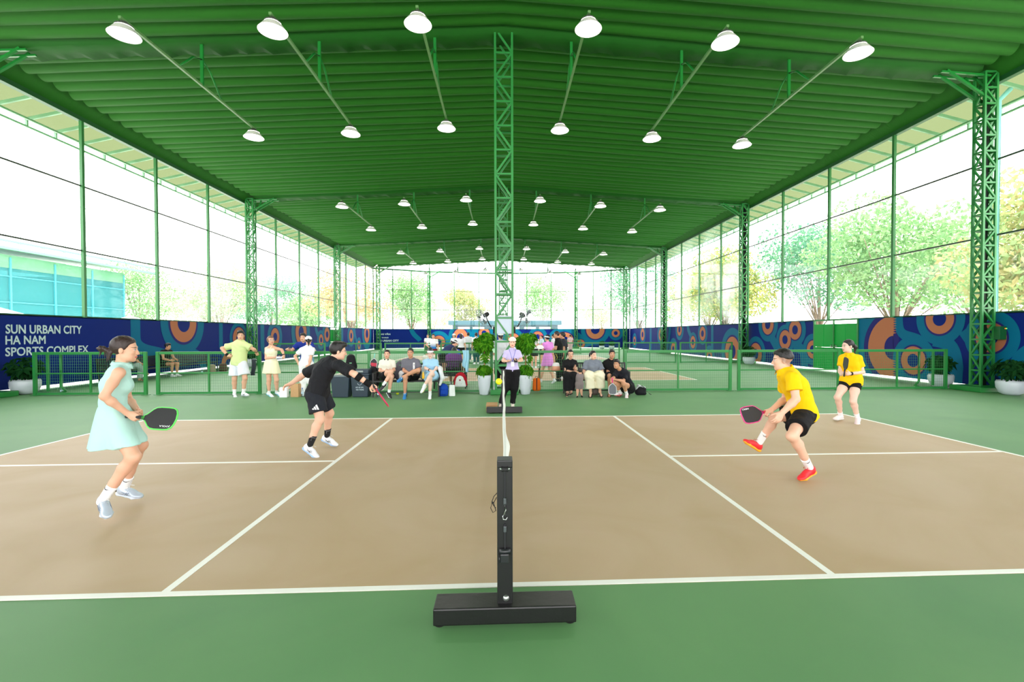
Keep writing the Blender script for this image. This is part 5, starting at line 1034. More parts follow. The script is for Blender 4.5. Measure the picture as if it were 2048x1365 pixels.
# joints of every figure, metres in the hall frame (x along the court, y into the hall, z up)
JT = {
 'mint': {'head':(-3.436,1.420,1.466), 'neck':(-3.469,1.420,1.318), 'shR':(-3.373,1.270,1.271), 'shL':(-3.589,1.590,1.255), 'elR':(-3.428,1.180,1.078), 'wrR':(-3.342,1.320,0.905), 'haR':(-3.289,1.340,0.865), 'elL':(-3.602,1.660,0.993), 'wrL':(-3.372,1.480,0.896), 'haL':(-3.265,1.400,0.881), 'hipR':(-3.490,1.350,0.839), 'hipL':(-3.613,1.520,0.799), 'knR':(-3.270,1.280,0.533), 'anR':(-3.484,1.220,0.180), 'toeR':(-3.319,1.080,0.092), 'knL':(-3.419,1.560,0.575), 'anL':(-3.647,1.660,0.142), 'toeL':(-3.404,1.630,0.105)},
 'black': {'head':(-2.247,3.450,1.375), 'neck':(-2.330,3.450,1.248), 'shR':(-2.183,3.270,1.199), 'shL':(-2.509,3.590,1.179), 'elR':(-1.947,3.170,1.088), 'wrR':(-1.762,3.210,0.947), 'haR':(-1.710,3.230,0.905), 'elL':(-2.831,3.730,1.031), 'wrL':(-2.954,3.650,0.928), 'haL':(-3.040,3.630,0.890), 'hipR':(-2.527,3.370,0.802), 'hipL':(-2.511,3.550,0.793), 'knR':(-2.442,3.310,0.487), 'anR':(-2.573,3.290,0.137), 'toeR':(-2.384,3.230,0.031), 'knL':(-2.449,3.670,0.505), 'anL':(-2.538,3.810,0.147), 'toeL':(-2.323,3.750,0.073)},
 'yellow': {'head':(3.082,2.150,1.303), 'neck':(3.112,2.150,1.180), 'shL':(3.084,1.970,1.124), 'shR':(3.217,2.330,1.102), 'elL':(3.074,1.890,0.903), 'wrL':(2.934,1.910,0.752), 'haL':(2.886,1.910,0.682), 'elR':(3.311,2.450,0.835), 'wrR':(3.066,2.330,0.720), 'haR':(3.001,2.310,0.701), 'hipL':(3.346,2.150,0.702), 'hipR':(3.416,2.310,0.697), 'knL':(2.995,1.830,0.527), 'anL':(3.314,2.010,0.128), 'toeL':(3.095,1.930,0.068), 'knR':(3.126,2.370,0.620), 'anR':(3.015,2.510,0.284), 'toeR':(2.810,2.470,0.409)},
 'yellowwoman': {'head':(6.143,5.200,1.373), 'neck':(6.177,5.200,1.211), 'shL':(6.305,5.150,1.159), 'shR':(6.122,5.300,1.152), 'elL':(6.383,5.140,0.909), 'wrL':(6.068,5.040,0.893), 'haL':(5.932,4.980,0.890), 'elR':(6.063,5.280,0.927), 'wrR':(5.904,5.040,0.876), 'haR':(5.857,4.940,0.920), 'hipL':(6.287,5.180,0.736), 'hipR':(6.187,5.280,0.736), 'knL':(6.143,5.060,0.404), 'anL':(6.275,5.120,0.100), 'toeL':(6.130,4.980,0.029), 'knR':(5.962,5.200,0.457), 'anR':(6.155,5.380,0.100), 'toeR':(5.894,5.280,0.057)},
 'referee': {'head':(0.167,7.100,1.422), 'neck':(0.169,7.120,1.266), 'shL':(0.292,7.120,1.201), 'shR':(0.040,7.120,1.202), 'elL':(0.367,7.100,1.041), 'wrL':(0.281,6.940,1.034), 'haL':(0.217,6.900,1.053), 'elR':(-0.035,7.100,1.032), 'wrR':(0.059,6.940,1.030), 'haR':(0.133,6.900,1.053), 'hipL':(0.238,7.120,0.772), 'hipR':(0.093,7.120,0.772), 'knL':(0.204,7.080,0.443), 'anL':(0.167,7.120,0.105), 'toeL':(0.169,6.970,0.063), 'knR':(0.017,7.080,0.455), 'anR':(-0.086,7.160,0.106), 'toeR':(-0.112,7.020,0.058)},
 'whitepolo': {'head':(-2.999,9.200,1.093), 'neck':(-3.013,9.250,0.936), 'shL':(-2.860,9.250,0.884), 'shR':(-3.153,9.250,0.886), 'elL':(-2.823,9.220,0.680), 'wrL':(-2.861,9.030,0.683), 'haL':(-2.926,8.990,0.699), 'elR':(-3.191,9.220,0.669), 'wrR':(-3.003,9.050,0.669), 'haR':(-2.904,9.000,0.691), 'hipR':(-3.092,9.200,0.542), 'hipL':(-2.902,9.200,0.541), 'knR':(-2.802,8.830,0.673), 'anR':(-2.963,8.730,0.374), 'toeR':(-3.028,8.650,0.297), 'knL':(-2.803,8.830,0.536), 'anL':(-2.866,8.830,0.163), 'toeL':(-2.749,8.690,0.057)},
 'greypolo': {'head':(-2.398,9.170,1.130), 'neck':(-2.402,9.250,0.947), 'shL':(-2.249,9.250,0.894), 'shR':(-2.574,9.250,0.896), 'elR':(-2.569,9.190,0.669), 'wrR':(-2.420,9.010,0.631), 'haR':(-2.333,8.950,0.623), 'elL':(-2.163,9.190,0.679), 'wrL':(-2.203,8.990,0.632), 'haL':(-2.258,8.950,0.610), 'hipR':(-2.496,9.200,0.513), 'hipL':(-2.293,9.200,0.512), 'knL':(-2.153,8.850,0.705), 'anL':(-2.507,8.770,0.552), 'toeL':(-2.609,8.730,0.470), 'knR':(-2.458,8.800,0.524), 'anR':(-2.469,8.810,0.138), 'toeR':(-2.461,8.650,0.047)},
 'bluepolo': {'head':(-1.893,9.190,1.102), 'neck':(-1.903,9.250,0.932), 'shL':(-1.763,9.250,0.892), 'shR':(-2.044,9.250,0.894), 'elR':(-2.013,9.130,0.734), 'wrR':(-1.867,8.920,0.698), 'haR':(-1.782,8.850,0.666), 'elL':(-1.734,9.130,0.733), 'wrL':(-1.767,8.920,0.685), 'haL':(-1.819,8.850,0.654), 'hipR':(-2.000,9.200,0.523), 'hipL':(-1.770,9.200,0.522), 'knL':(-1.810,8.790,0.609), 'anL':(-1.987,8.730,0.318), 'toeL':(-2.047,8.650,0.229), 'knR':(-1.851,8.810,0.495), 'anR':(-1.853,8.810,0.121), 'toeR':(-1.844,8.670,0.040)},
 'blacktee': {'head':(1.725,9.220,1.074), 'neck':(1.723,9.300,0.913), 'shL':(1.855,9.300,0.854), 'shR':(1.598,9.300,0.855), 'elR':(1.604,9.250,0.642), 'wrR':(1.759,9.100,0.627), 'haR':(1.844,9.060,0.643), 'elL':(1.867,9.250,0.667), 'wrL':(1.792,9.060,0.720), 'haL':(1.809,9.000,0.763), 'hipR':(1.637,9.250,0.524), 'hipL':(1.795,9.250,0.523), 'knR':(1.593,8.840,0.547), 'anR':(1.591,8.860,0.127), 'toeR':(1.559,8.720,0.082), 'knL':(1.746,8.840,0.559), 'anL':(1.688,8.880,0.149), 'toeL':(1.619,8.750,0.115)},
 'toddler': {'head':(1.905,8.800,0.663), 'neck':(1.886,8.800,0.574), 'shL':(1.822,8.800,0.550), 'shR':(1.949,8.800,0.549), 'elL':(1.811,8.850,0.583), 'wrL':(1.822,8.920,0.622), 'haL':(1.825,8.940,0.652), 'elR':(1.989,8.850,0.474), 'wrR':(1.992,8.940,0.396), 'haR':(1.991,8.970,0.367), 'hipL':(1.847,8.800,0.335), 'hipR':(1.930,8.800,0.334), 'knL':(1.841,8.800,0.171), 'anL':(1.835,8.800,0.051), 'toeL':(1.828,8.880,0.002), 'knR':(1.936,8.800,0.170), 'anR':(1.954,8.830,0.058), 'toeR':(1.987,8.910,0.009)},
 'greytee': {'head':(2.325,9.240,1.045), 'neck':(2.325,9.300,0.871), 'shL':(2.490,9.300,0.831), 'shR':(2.159,9.300,0.833), 'elR':(2.083,9.240,0.653), 'wrR':(2.071,9.100,0.522), 'haR':(2.071,9.060,0.461), 'elL':(2.551,9.240,0.644), 'wrL':(2.534,9.100,0.519), 'haL':(2.519,9.060,0.458), 'hipR':(2.229,9.250,0.507), 'hipL':(2.441,9.250,0.506), 'knR':(2.139,8.830,0.545), 'anR':(2.183,8.860,0.123), 'toeR':(2.144,8.720,0.065), 'knL':(2.407,8.830,0.544), 'anL':(2.434,8.900,0.142), 'toeL':(2.450,8.760,0.070)},
 'blackseated': {'head':(2.829,9.270,1.068), 'neck':(2.808,9.350,0.893), 'shL':(2.975,9.380,0.824), 'shR':(2.674,9.350,0.827), 'elR':(2.716,9.270,0.635), 'wrR':(2.722,9.090,0.506), 'haR':(2.728,9.030,0.460), 'elL':(3.008,9.350,0.627), 'wrL':(2.933,9.150,0.499), 'haL':(2.905,9.090,0.453), 'hipR':(2.717,9.300,0.487), 'hipL':(2.903,9.300,0.486), 'knR':(2.674,8.880,0.538), 'anR':(2.686,8.930,0.110), 'toeR':(2.643,8.800,0.063), 'knL':(2.871,8.900,0.535), 'anL':(2.936,8.950,0.119), 'toeL':(2.906,8.830,0.070)},
 'squat': {'head':(2.808,8.670,0.844), 'neck':(2.949,8.800,0.670), 'shL':(3.096,8.870,0.574), 'shR':(2.813,8.820,0.580), 'elL':(2.974,8.650,0.419), 'wrL':(2.734,8.490,0.473), 'haL':(2.650,8.450,0.490), 'elR':(2.722,8.650,0.495), 'wrR':(2.625,8.450,0.490), 'haR':(2.616,8.410,0.433), 'hipL':(3.253,8.970,0.204), 'hipR':(3.112,8.930,0.223), 'knL':(2.962,8.600,0.361), 'anL':(3.078,8.750,0.092), 'toeL':(3.028,8.610,0.023), 'knR':(2.743,8.630,0.384), 'anR':(2.924,8.800,0.125), 'toeR':(2.760,8.700,0.069)},
 'neon': {'head':(-6.762,9.420,1.579), 'neck':(-6.799,9.450,1.418), 'shL':(-6.634,9.410,1.329), 'shR':(-6.985,9.490,1.328), 'elR':(-7.264,9.470,1.252), 'wrR':(-7.059,9.370,1.056), 'haR':(-6.948,9.350,1.050), 'elL':(-6.451,9.430,1.225), 'wrL':(-6.479,9.630,1.153), 'haL':(-6.475,9.670,1.059), 'hipL':(-6.739,9.420,0.866), 'hipR':(-6.948,9.480,0.863), 'knL':(-6.631,9.350,0.485), 'anL':(-6.705,9.410,0.107), 'toeL':(-6.502,9.310,0.041), 'knR':(-6.937,9.430,0.454), 'anR':(-6.964,9.470,0.088), 'toeR':(-6.849,9.330,0.028)},
 'cream': {'head':(-5.986,9.370,1.450), 'neck':(-5.996,9.400,1.301), 'shL':(-5.886,9.380,1.250), 'shR':(-6.124,9.430,1.236), 'elR':(-6.100,9.350,0.995), 'wrR':(-5.824,9.270,1.017), 'haR':(-5.715,9.250,1.031), 'elL':(-5.707,9.360,1.212), 'wrL':(-5.634,9.320,1.072), 'haL':(-5.629,9.280,0.997), 'hipR':(-6.078,9.430,0.849), 'hipL':(-5.923,9.370,0.852), 'knR':(-6.045,9.380,0.440), 'anR':(-6.068,9.420,0.101), 'toeR':(-5.892,9.340,0.032), 'knL':(-5.843,9.350,0.442), 'anL':(-5.904,9.500,0.116), 'toeL':(-5.750,9.440,0.057)},
 'whitecap': {'head':(-5.076,9.470,1.440), 'neck':(-5.076,9.450,1.284), 'shL':(-5.242,9.450,1.207), 'shR':(-4.961,9.430,1.207), 'elL':(-5.415,9.450,1.039), 'wrL':(-5.290,9.390,0.822), 'haL':(-5.227,9.390,0.783), 'elR':(-4.974,9.330,0.966), 'wrR':(-4.997,9.290,0.815), 'haR':(-5.072,9.290,0.776), 'hipL':(-5.214,9.450,0.818), 'hipR':(-5.049,9.450,0.817), 'knL':(-5.213,9.470,0.401), 'anL':(-5.208,9.450,0.065), 'toeL':(-5.280,9.590,0.008), 'knR':(-5.034,9.500,0.397), 'anR':(-4.978,9.480,0.072), 'toeR':(-5.004,9.610,0.017)},
}
# ================================================================ paddles
def paddle(butt, tip, nrm, face_c, rim_c, grip_c, label, text=None, shape='round', flip=False, accent=None, fm=None):
    butt, tip = V3(butt), V3(tip); ax = unit(tip-butt); L = np.linalg.norm(tip-butt); n = orth(nrm, ax); r = np.cross(ax, n); k = L/.41
    o = empty('paddle', tuple(butt)); tag(o, label, 'paddle', 'paddles of the players and spectators'); pt = lambda u, v, w=0: Vector(ax*(u*k)+r*(v*k)+n*(w*k))
    half = [(.148,.018),(.165,.030),(.200,.075),(.225,.094),(.260,.100),(.330,.100),(.365,.097),(.390,.082),(.404,.050),(.410,0)] if shape == 'round' else [(.138,.016),(.150,.022),(.205,.078),(.235,.093),(.300,.096),(.355,.094),(.390,.084),(.404,.060),(.408,0)]
    out = half+[(u, -v) for u, v in half[-2::-1]]
    m_f = fm or mat('paddle_face_'+face_c, PC[face_c], .55, bump=.1, bscale=300); m_r = mat('paddle_rim_'+rim_c, PC[rim_c], .35); m_g = mat('paddle_grip_'+grip_c, PC[grip_c], .7)
    q = MB(); inn = [(.275+(u-.275)*.985, v*.97) for u, v in out]; q.poly([pt(u, v, -.006) for u, v in inn], n*k, .012); fo = q.build('face', m_f, o)
    q = MB(); q.tube([pt(u, v) for u, v in out]+[pt(*out[0])], .0078*k, n=6); q.build('rim', m_r, o)
    q = MB(); q.tube([pt(.0,0), pt(.004,0), pt(.02,0), pt(.135,0)], [.014*k,.0175*k,.0155*k,.0155*k], n=10); gr = q.build('grip', m_g, o)
    q = MB(); q.tube([pt(.132,0), pt(.152,0)], [.0165*k,.0185*k], n=10); q.build('collar', m_r, gr)
    if text:
        vs, fs = text_fit(text, .085, .018, .02); s = -1 if flip else 1
        q = MB(); q.add([pt(.382-x, .060+y, .0068) for x, y in vs], fs)
        q.build('lettering', mat('paddle_letter', srgb(235,240,240), .5), fo)
    if accent: q = MB(); q.poly([pt(.27,-.085,.0062), pt(.33,-.088,.0062), pt(.385,-.06,.0062), pt(.385,.03,.0062), pt(.32,.088,.0062), pt(.27,.07,.0062)], n*k, .0008); q.build('print', mat('paddle_print', PC[accent], .5), fo)
    return o
PC = {'black': srgb(38,38,40), 'green': srgb(96,214,92), 'pink': srgb(226,60,140), 'red': srgb(204,40,66), 'white': srgb(236,238,240), 'grey': srgb(92,96,102), 'mint': srgb(150,228,210), 'magenta': srgb(204,40,90), 'darkpink': srgb(190,30,70)}
C = lambda n, r, g, b, **k: cloth_mat(n, srgb(r,g,b), **k)
HB = hair_mat('hair_black', srgb(24,20,20)); HD = hair_mat('hair_dark_brown', srgb(48,32,28)); HBR = hair_mat('hair_brown', srgb(112,82,62))
S_WHITE = mat('shoe_white', srgb(236,238,242), .45, noise=.04); S_SOLE = mat('sole_white', srgb(232,234,236), .5); S_BLACK = mat('shoe_black', srgb(28,28,30), .5); SOCK_W = mat('sock_white', srgb(240,240,240), .85, bump=.3, bscale=90); SOCK_B = mat('sock_black', srgb(20,20,22), .85); INK = mat('emblem_black', srgb(20,20,24), .6); PALE = mat('emblem_white', srgb(238,238,238), .5); BANDK = mat('band_black', srgb(14,14,15), .85)
# ---------------------------------------------------------------- the four players
MINT = C('dress_mint', 180,220,212, fold=.3)
p1 = person(JT['mint'], dict(male=False, sc=.965, fat=.95, face=(.93,.36,-.06), skin='light', res=.0056, hair=('tied', HD), hunch=.03, palmR=(.1,.9,-.35), palmL=(-.1,-1,-.1), curlR=1.0, curlL=.75, thumbR=.8,
    shirt=dict(name='dress_top', m=MINT, hem=-.0, sleeve=0, off=.010, fold=.12, collar=True, placket=False), skirt=dict(m=MINT, top=.30, to=(.03,.0,-.375), W0=.128, W1=.225, r0=.098, r1=.215, n=6, amp=.085, ph=1.0, curve=.75, res=.006),
    shorts=dict(m=MINT, leg=.35, name='underskirt_shorts', off=.006),
    shoes=dict(m=mat('shoe_silver', srgb(186,198,212), .32, .25), sole=mat('sole_pale_blue', srgb(206,218,232), .45), sock=SOCK_W, high=.135, lace=PALE, swoosh=INK, flatR=False, upR=(-.42,.28,.86), stripe=mat('shoe_trim_grey', srgb(140,150,168), .4), flatL=False, upL=(-.10,0,1))),
    'woman in pale mint sleeveless dress holding a green rimmed paddle')
paddle((-3.372,1.335,.880), (-2.962,1.37,.842), (-.30,-.85,.50), 'black', 'green', 'black', 'black paddle with green rim held by the woman in mint', 'JOOLA', flip=True)
BLK = cloth_mat('polo_black', srgb(30,31,35), fold=.75, scale=9); BLK2 = cloth_mat('shorts_charcoal', srgb(36,39,46), fold=.6)
wb = C('wristband_black', 16,16,17)
p2 = person(JT['black'], dict(sc=1.0, fat=.96, face=(.90,.42,-.10), up=(.16,0,1), skin='fair', res=.0062, hair=('short', HB), glasses=mat('glasses_silver', srgb(170,165,150), .3, .8), hunch=.05, palmR=(.45,-.5,-.6), palmL=(.1,-.3,-1), curlR=1.05, curlL=.45, thumbR=.7,
    shirt=dict(m=BLK, hem=-.10, sleeve=.80, off=.017, collar=True, drape=True, placket=False, flare=.014), shorts=dict(m=BLK2, leg=.72, off=.018, flare=.022, top=-.02),
    shoes=dict(m=S_WHITE, sole=mat('sole_sky', srgb(160,196,236), .45), sock=SOCK_B, high=.15, lace=PALE, stripe=INK, band=mat('sock_grey_band', srgb(150,150,155), .7), flatL=False, upL=(-.05,0,1)),
    bands=(('elbow_strap','R',wb,.075,.28),('wrist_sleeve','R',wb,.10,.86))), 'man in black shirt and glasses stretching out to hit the ball')
paddle((-1.768,3.225,.995), (-1.515,3.16,.672), (.75,.30,.55), 'darkpink', 'magenta', 'black', 'pink-edged paddle seen edge-on in the stretching man\'s hand', shape='angular')
bb_ = p2['shorts']; J = JT['black']
decal(bb_, p2['org'], lerp(J['hipR'], J['knR'], .48), (.25,-1,.05), (0,0,1), [[(-.045+.030*i,-.03),(-.023+.030*i,-.03),(-.023+.030*i-.010*(i+1),-.03+.022*(i+1)),(-.041+.030*i-.010*(i+1),-.03+.022*(i+1)-.012)] for i in range(3)], PALE)
YEL = C('polo_yellow', 252,200,8, fold=.35); BKS = C('shorts_black', 22,22,24, fold=.5)
p3 = person(JT['yellow'], dict(sc=1.0, fat=.93, face=(-.90,.42,-.06), skin='fair', fade=True, res=.0058, hair=('fade', HB), hunch=.03, palmR=(.1,.3,-1), palmL=(-.55,.2,-.8), curlR=1.05, curlL=.4, thumbR=.8,
    shirt=dict(m=YEL, hem=-.07, sleeve=.62, off=.018, collar=True, drape=True, flare=.018, placket=False), shorts=dict(m=BKS, leg=.68, off=.016, flare=.020, top=.02),
    shoes=dict(m=mat('shoe_red', srgb(226,36,44), .5), sole=mat('sole_amber', srgb(246,176,40), .5), sock=SOCK_W, high=.165, swoosh=INK, lace=mat('lace_red', srgb(190,24,34), .6), flatL=False, upL=(.05,0,1), flatR=False, upR=(.45,0,.9))),
    'man in yellow polo and red shoes lunging left with a paddle')
paddle((3.082,2.33,.712), (2.683,2.27,.660), (-.15,-.92,.36), 'black', 'pink', 'red', 'black paddle with pink rim held by the man in yellow', 'CRBN', shape='angular', flip=None)
p4 = person(JT['yellowwoman'], dict(male=False, sc=.95, face=(-.96,.02,-.03), skin='pale', res=.0072, hair=('pony', HB), palmR=(.4,-.9,.1), palmL=(-.2,.8,.3), curlR=.9, curlL=.8, fat=.98,
    shirt=dict(m=YEL, hem=-.12, sleeve=.62, off=.016, collar=True, drape=True, flare=.012), shorts=dict(m=BKS, leg=.36, off=.011, flare=.004, top=-.02),
    shoes=dict(m=mat('shoe_blush', srgb(246,222,220), .5), sole=S_SOLE, sock=SOCK_W, high=.09), bands=(('watch','L',BANDK,.035,.92),)), 'woman in yellow polo and black shorts waiting with paddle raised')
decal(p4['shorts'], p4['org'], V3(lerp(JT['yellowwoman']['hipL'], JT['yellowwoman']['knL'], .12))+V3((.05,-.05,0)), (.25,-1,0), (.05,0,1), [[(.020,-.075),(.042,-.075),(.042,.04),(.020,.04)]], mat('stripe_yellow', srgb(250,200,10), .7), name='side_stripe')
paddle((5.875,4.93,.855), (5.865,4.86,1.185), (-.95,.18,.15), 'black', 'black', 'black', 'dark paddle held upright by the woman in yellow', shape='angular')
# ---------------------------------------------------------------- the referee
LAV = C('polo_lavender', 198,188,228, fold=.3)
p5 = person(JT['referee'], dict(male=False, sc=.90, face=(-.02,-1,-.08), skin='fair', fat=.93, res=.0068, hair=('tied', HB), cap=('cap', C('cap_cream', 240,232,214, fold=.05), mat('emblem_grey', srgb(150,146,138), .6)), palmR=(.3,-.2,.9), palmL=(-.3,-.2,.9), curlR=.6, curlL=.6,
    shirt=dict(m=LAV, hem=-.02, sleeve=.66, off=.014, collar=True, flare=.012), shorts=dict(name='trousers', m=C('trousers_black', 20,20,22, fold=.6), leg=1.97, off=.014, wide=.050, top=.14), shoes=dict(m=mat('shoe_cream', srgb(240,226,216), .5), sole=S_SOLE, lace=PALE)),
    'referee in lavender polo and cream cap standing behind the far end of the net')
bg = MB(); bg.rbox(-.034,.034,-.003,.003,-.10,0,.002); bo = bg.build('badge', mat('badge_white', srgb(240,240,244), .4)); cx = JT['referee']; bo.location = (cx['head'][0]+.0, 6.925, 1.02)
bo.name = 'lanyard_badge'; tag(bo, 'white badge on a blue lanyard hanging on the referee\'s chest', 'badge')
ln = MB(); 
for s_ in (-1, 1): ln.tube([(s_*.075,.12,.265), (s_*.062,.045,.235), (s_*.03,.012,.12), (.0,-.002,0)], .0045, n=5)
ln.build('lanyard', mat('lanyard_blue', srgb(66,84,196), .6), bo)
ph = MB(); ph.rbox(-.036,.036,-.075,.075,-.004,.004,.003); po = ph.build('phone', mat('phone_dark', srgb(40,42,48), .25)); po.location = (.225,6.885,1.05); po.rotation_euler = (.5,0,.1); tag(po, 'dark phone held in the referee\'s hands', 'phone')
# ---------------------------------------------------------------- spectators on the benches
WP = C('polo_ivory', 230,228,212, fold=.35)
person(JT['whitepolo'], dict(male=False, sc=.93, face=(.12,-1,-.02), skin='light', res=.0085, hair=('messy', HD), palmR=(.5,0,.8), palmL=(-.5,0,.8), shirt=dict(m=WP, hem=-.02, sleeve=.7, off=.014, collar=True, cm=C('collar_green', 22,62,48), placket=False), shorts=dict(m=BKS, leg=.45, off=.014, top=.1),
    shoes=dict(m=S_BLACK, sole=S_SOLE, sock=SOCK_W, high=.08, upR=(-.1,-.5,.8))), 'woman in ivory polo with dark collar sitting cross-legged, left end of the bench')
gp = person(JT['greypolo'], dict(sc=.97, face=(-.02,-1,-.03), skin='mid', res=.0085, hair=('crew', HB), palmR=(.4,0,-.8), palmL=(-.4,0,-.8), shirt=dict(m=C('polo_grey', 110,110,120, fold=.4), hem=-.04, sleeve=.72, off=.016, collar=True, flare=.014, placket=False), shorts=dict(m=BKS, leg=.75, off=.018, top=.1),
    shoes=dict(m=mat('shoe_blue', srgb(36,120,184), .5), sole=mat('sole_ice', srgb(150,206,236), .5), lace=PALE, upL=(.45,-.55,.6), flatL=False)), 'man in grey polo with a white stripe sitting with one ankle on his knee')
decal(gp['shirt'], gp['org'], lerp(gp['st'](.55), JT['greypolo']['shL'], .62), (0,-1,0), (0,0,1), [[(-.022,y_),(.022,y_),(.022,y_+.04),(-.022,y_+.04)] for y_ in (-.20,-.16,-.12,-.08,-.04,0)], PALE, name='stripe')
LB = C('polo_sky', 160,204,232, fold=.35)
person(JT['bluepolo'], dict(male=False, sc=.93, face=(.0,-1,-.06), skin='pale', res=.0085, hair=('tied', HB), cap=('visor', mat('visor_white', srgb(240,240,240), .6)), glasses=mat('glasses_pink', srgb(150,110,120), .3), palmR=(.3,.2,-.8), palmL=(-.3,.2,-.8), fat=1.05,
    shirt=dict(m=LB, hem=-.02, sleeve=.8, off=.016, collar=True, placket=False), shorts=dict(name='culottes', m=C('culottes_sky', 164,208,236, fold=.5), leg=.74, off=.022, flare=.03, top=.1), shoes=dict(m=S_WHITE, sole=mat('sole_yellow', srgb(240,206,110), .5), sock=SOCK_W, high=.07, upL=(-.1,-.4,.8)), bands=(('watch','R',BANDK,.03,.9),)),
    'woman in pale blue polo and white visor sitting at the left bench end')
person(JT['blacktee'], dict(male=False, sc=.92, face=(.02,-1,-.03), skin='light', res=.0085, hair=('bob', HB), glasses=mat('glasses_brown', srgb(90,60,50), .3), palmR=(.3,.3,-.7), palmL=(-.3,.3,.3), shirt=dict(m=C('tee_black', 24,24,26, fold=.4), hem=-.03, sleeve=.62, off=.016), shorts=dict(name='trousers', m=C('trousers_ink', 22,22,24, fold=.6), leg=1.9, off=.020, wide=.075, top=.1), shoes=dict(m=mat('sandal_black', srgb(24,22,22), .6), sandal=True)),
    'woman in black tee and glasses sitting with arms crossed on the right bench')
TG = C('romper_taupe', 128,116,116, fold=.3)
person(JT['toddler'], dict(sc=.46, hs=.74, face=(-.15,1,-.06), skin='light', res=.0065, hair=('crew', HB), fat=1.15, shirt=dict(m=TG, hem=-.10, sleeve=.62, off=.012), shorts=dict(m=TG, leg=.7, off=.014, flare=.02, top=.2), shoes=dict(m=mat('sandal_black', srgb(24,22,22), .6), sandal=True)), 'toddler in taupe outfit standing with back turned beside the bench', None)
person(JT['greytee'], dict(male=False, sc=.96, face=(.42,-.9,-.04), skin='fair', res=.0085, hair=('messy', HB), fat=1.22, palmR=(.6,0,-.6), palmL=(-.6,0,-.6), shirt=dict(m=C('tee_slate', 118,126,138, fold=.45), hem=-.04, sleeve=.95, off=.022, flare=.022), shorts=dict(name='trousers', m=C('trousers_cream', 234,226,198, fold=.7), leg=1.75, off=.035, wide=.085, top=.1), shoes=dict(m=S_BLACK, sandal=True)), 'woman in slate tee and wide cream trousers on the right bench')
person(JT['blackseated'], dict(sc=.95, face=(-.05,-1,-.02), skin='mid', res=.0095, hair=('short', HB), palmR=(.5,0,-.6), palmL=(-.5,0,-.6), shirt=dict(m=C('polo_jet', 20,20,22, fold=.4), hem=-.03, sleeve=.66, off=.016, collar=True), shorts=dict(m=BKS, leg=.85, off=.018, top=.1), shoes=dict(m=mat('sandal_brown', srgb(110,70,50), .6), sandal=True)), 'man in black polo seated on the bench behind the squatting man')
person(JT['squat'], dict(sc=.97, face=(-.50,-.86,-.04), skin='mid', res=.0085, hair=('short', HB), hunch=.06, palmR=(.5,.3,-.5), palmL=(.2,.3,-.7), curlR=.9, shirt=dict(m=C('polo_navy_black', 28,29,36, fold=.4), hem=-.12, sleeve=.8, off=.017, collar=True, drape=True), shorts=dict(m=BKS, leg=.55, off=.018, top=.1),
    shoes=dict(m=mat('shoe_white_red', srgb(232,224,226), .5), sole=mat('sole_red', srgb(206,60,66), .5), sock=SOCK_W, high=.10, stripe=mat('shoe_stripe_red', srgb(200,40,60), .5))), 'man in black polo squatting with a paddle before the right bench')
paddle((2.633,8.40,.53), (2.632,8.36,.128), (0,-1,.1), 'grey', 'white', 'pink', 'grey paddle with white rim held downward by the squatting man', shape='angular')
# ---------------------------------------------------------------- spectators standing at the fence
NE = C('tee_lime', 210,224,158, fold=.35)
person(JT['neon'], dict(sc=1.01, face=(.40,-.9,-.06), skin='light', res=.0085, hair=('short', HB), fat=1.02, palmR=(.9,.2,.1), palmL=(0,.5,-.8), curlL=.6, shirt=dict(m=NE, hem=-.08, sleeve=.66, off=.022, drape=True, flare=.022), shorts=dict(m=C('shorts_white', 222,226,236, fold=.6), leg=.80, off=.022, flare=.035, top=-.03),
    shoes=dict(m=S_WHITE, sole=mat('sole_grey', srgb(170,180,186), .5), sock=SOCK_W, high=.11, stripe=INK), bands=(('wristband','R',wb,.07,.88),('bracelet','L',BANDK,.015,.92))), 'man in lime tee and white shorts with hand on hip by the fence')
CR = C('top_cream', 240,236,206, fold=.3)
pc = person(JT['cream'], dict(male=False, sc=.93, face=(.75,-.66,.03), skin='light', res=.0085, hair=('bob', HBR), glasses=mat('glasses_clear', srgb(220,214,220), .3), palmR=(0,.6,.7), palmL=(-.4,.2,-.4), curlL=.6, shirt=dict(name='top', m=CR, hem=.18, sleeve=0, off=.010, top=.86), skirt=dict(m=C('skirt_cream', 242,236,198, fold=.1), top=.30, to=(-.0,0,-.40), W0=.13, W1=.235, r0=.098, r1=.20, n=26, amp=.035, curve=.8),
    shorts=dict(name='under_shorts', m=CR, leg=.3, off=.006), shoes=dict(m=S_WHITE, sole=mat('sole_aqua', srgb(60,196,220), .5), sock=SOCK_W, high=.06, stripe=mat('shoe_aqua', srgb(50,180,210), .5)), bands=(('watch','L',BANDK,.025,.9),)), 'woman with short brown hair in cream top and pleated skirt')
for s_ in (-1, 1):
    J = JT['cream']; a = pc['st'](.80)+pc['fwd']*.105+unit(V3(J['shR'])-V3(J['shL']))*s_*.06; b = V3(J['neck'])+unit(V3(J['shR'])-V3(J['shL']))*s_*.056+pc['fwd']*.03
    tubes('strap', [[a, lerp(a, b, .5)+pc['fwd']*.02, b]], .011, CR, pc['body'], pc['org'])
WH = C('polo_white', 232,231,238, fold=.35)
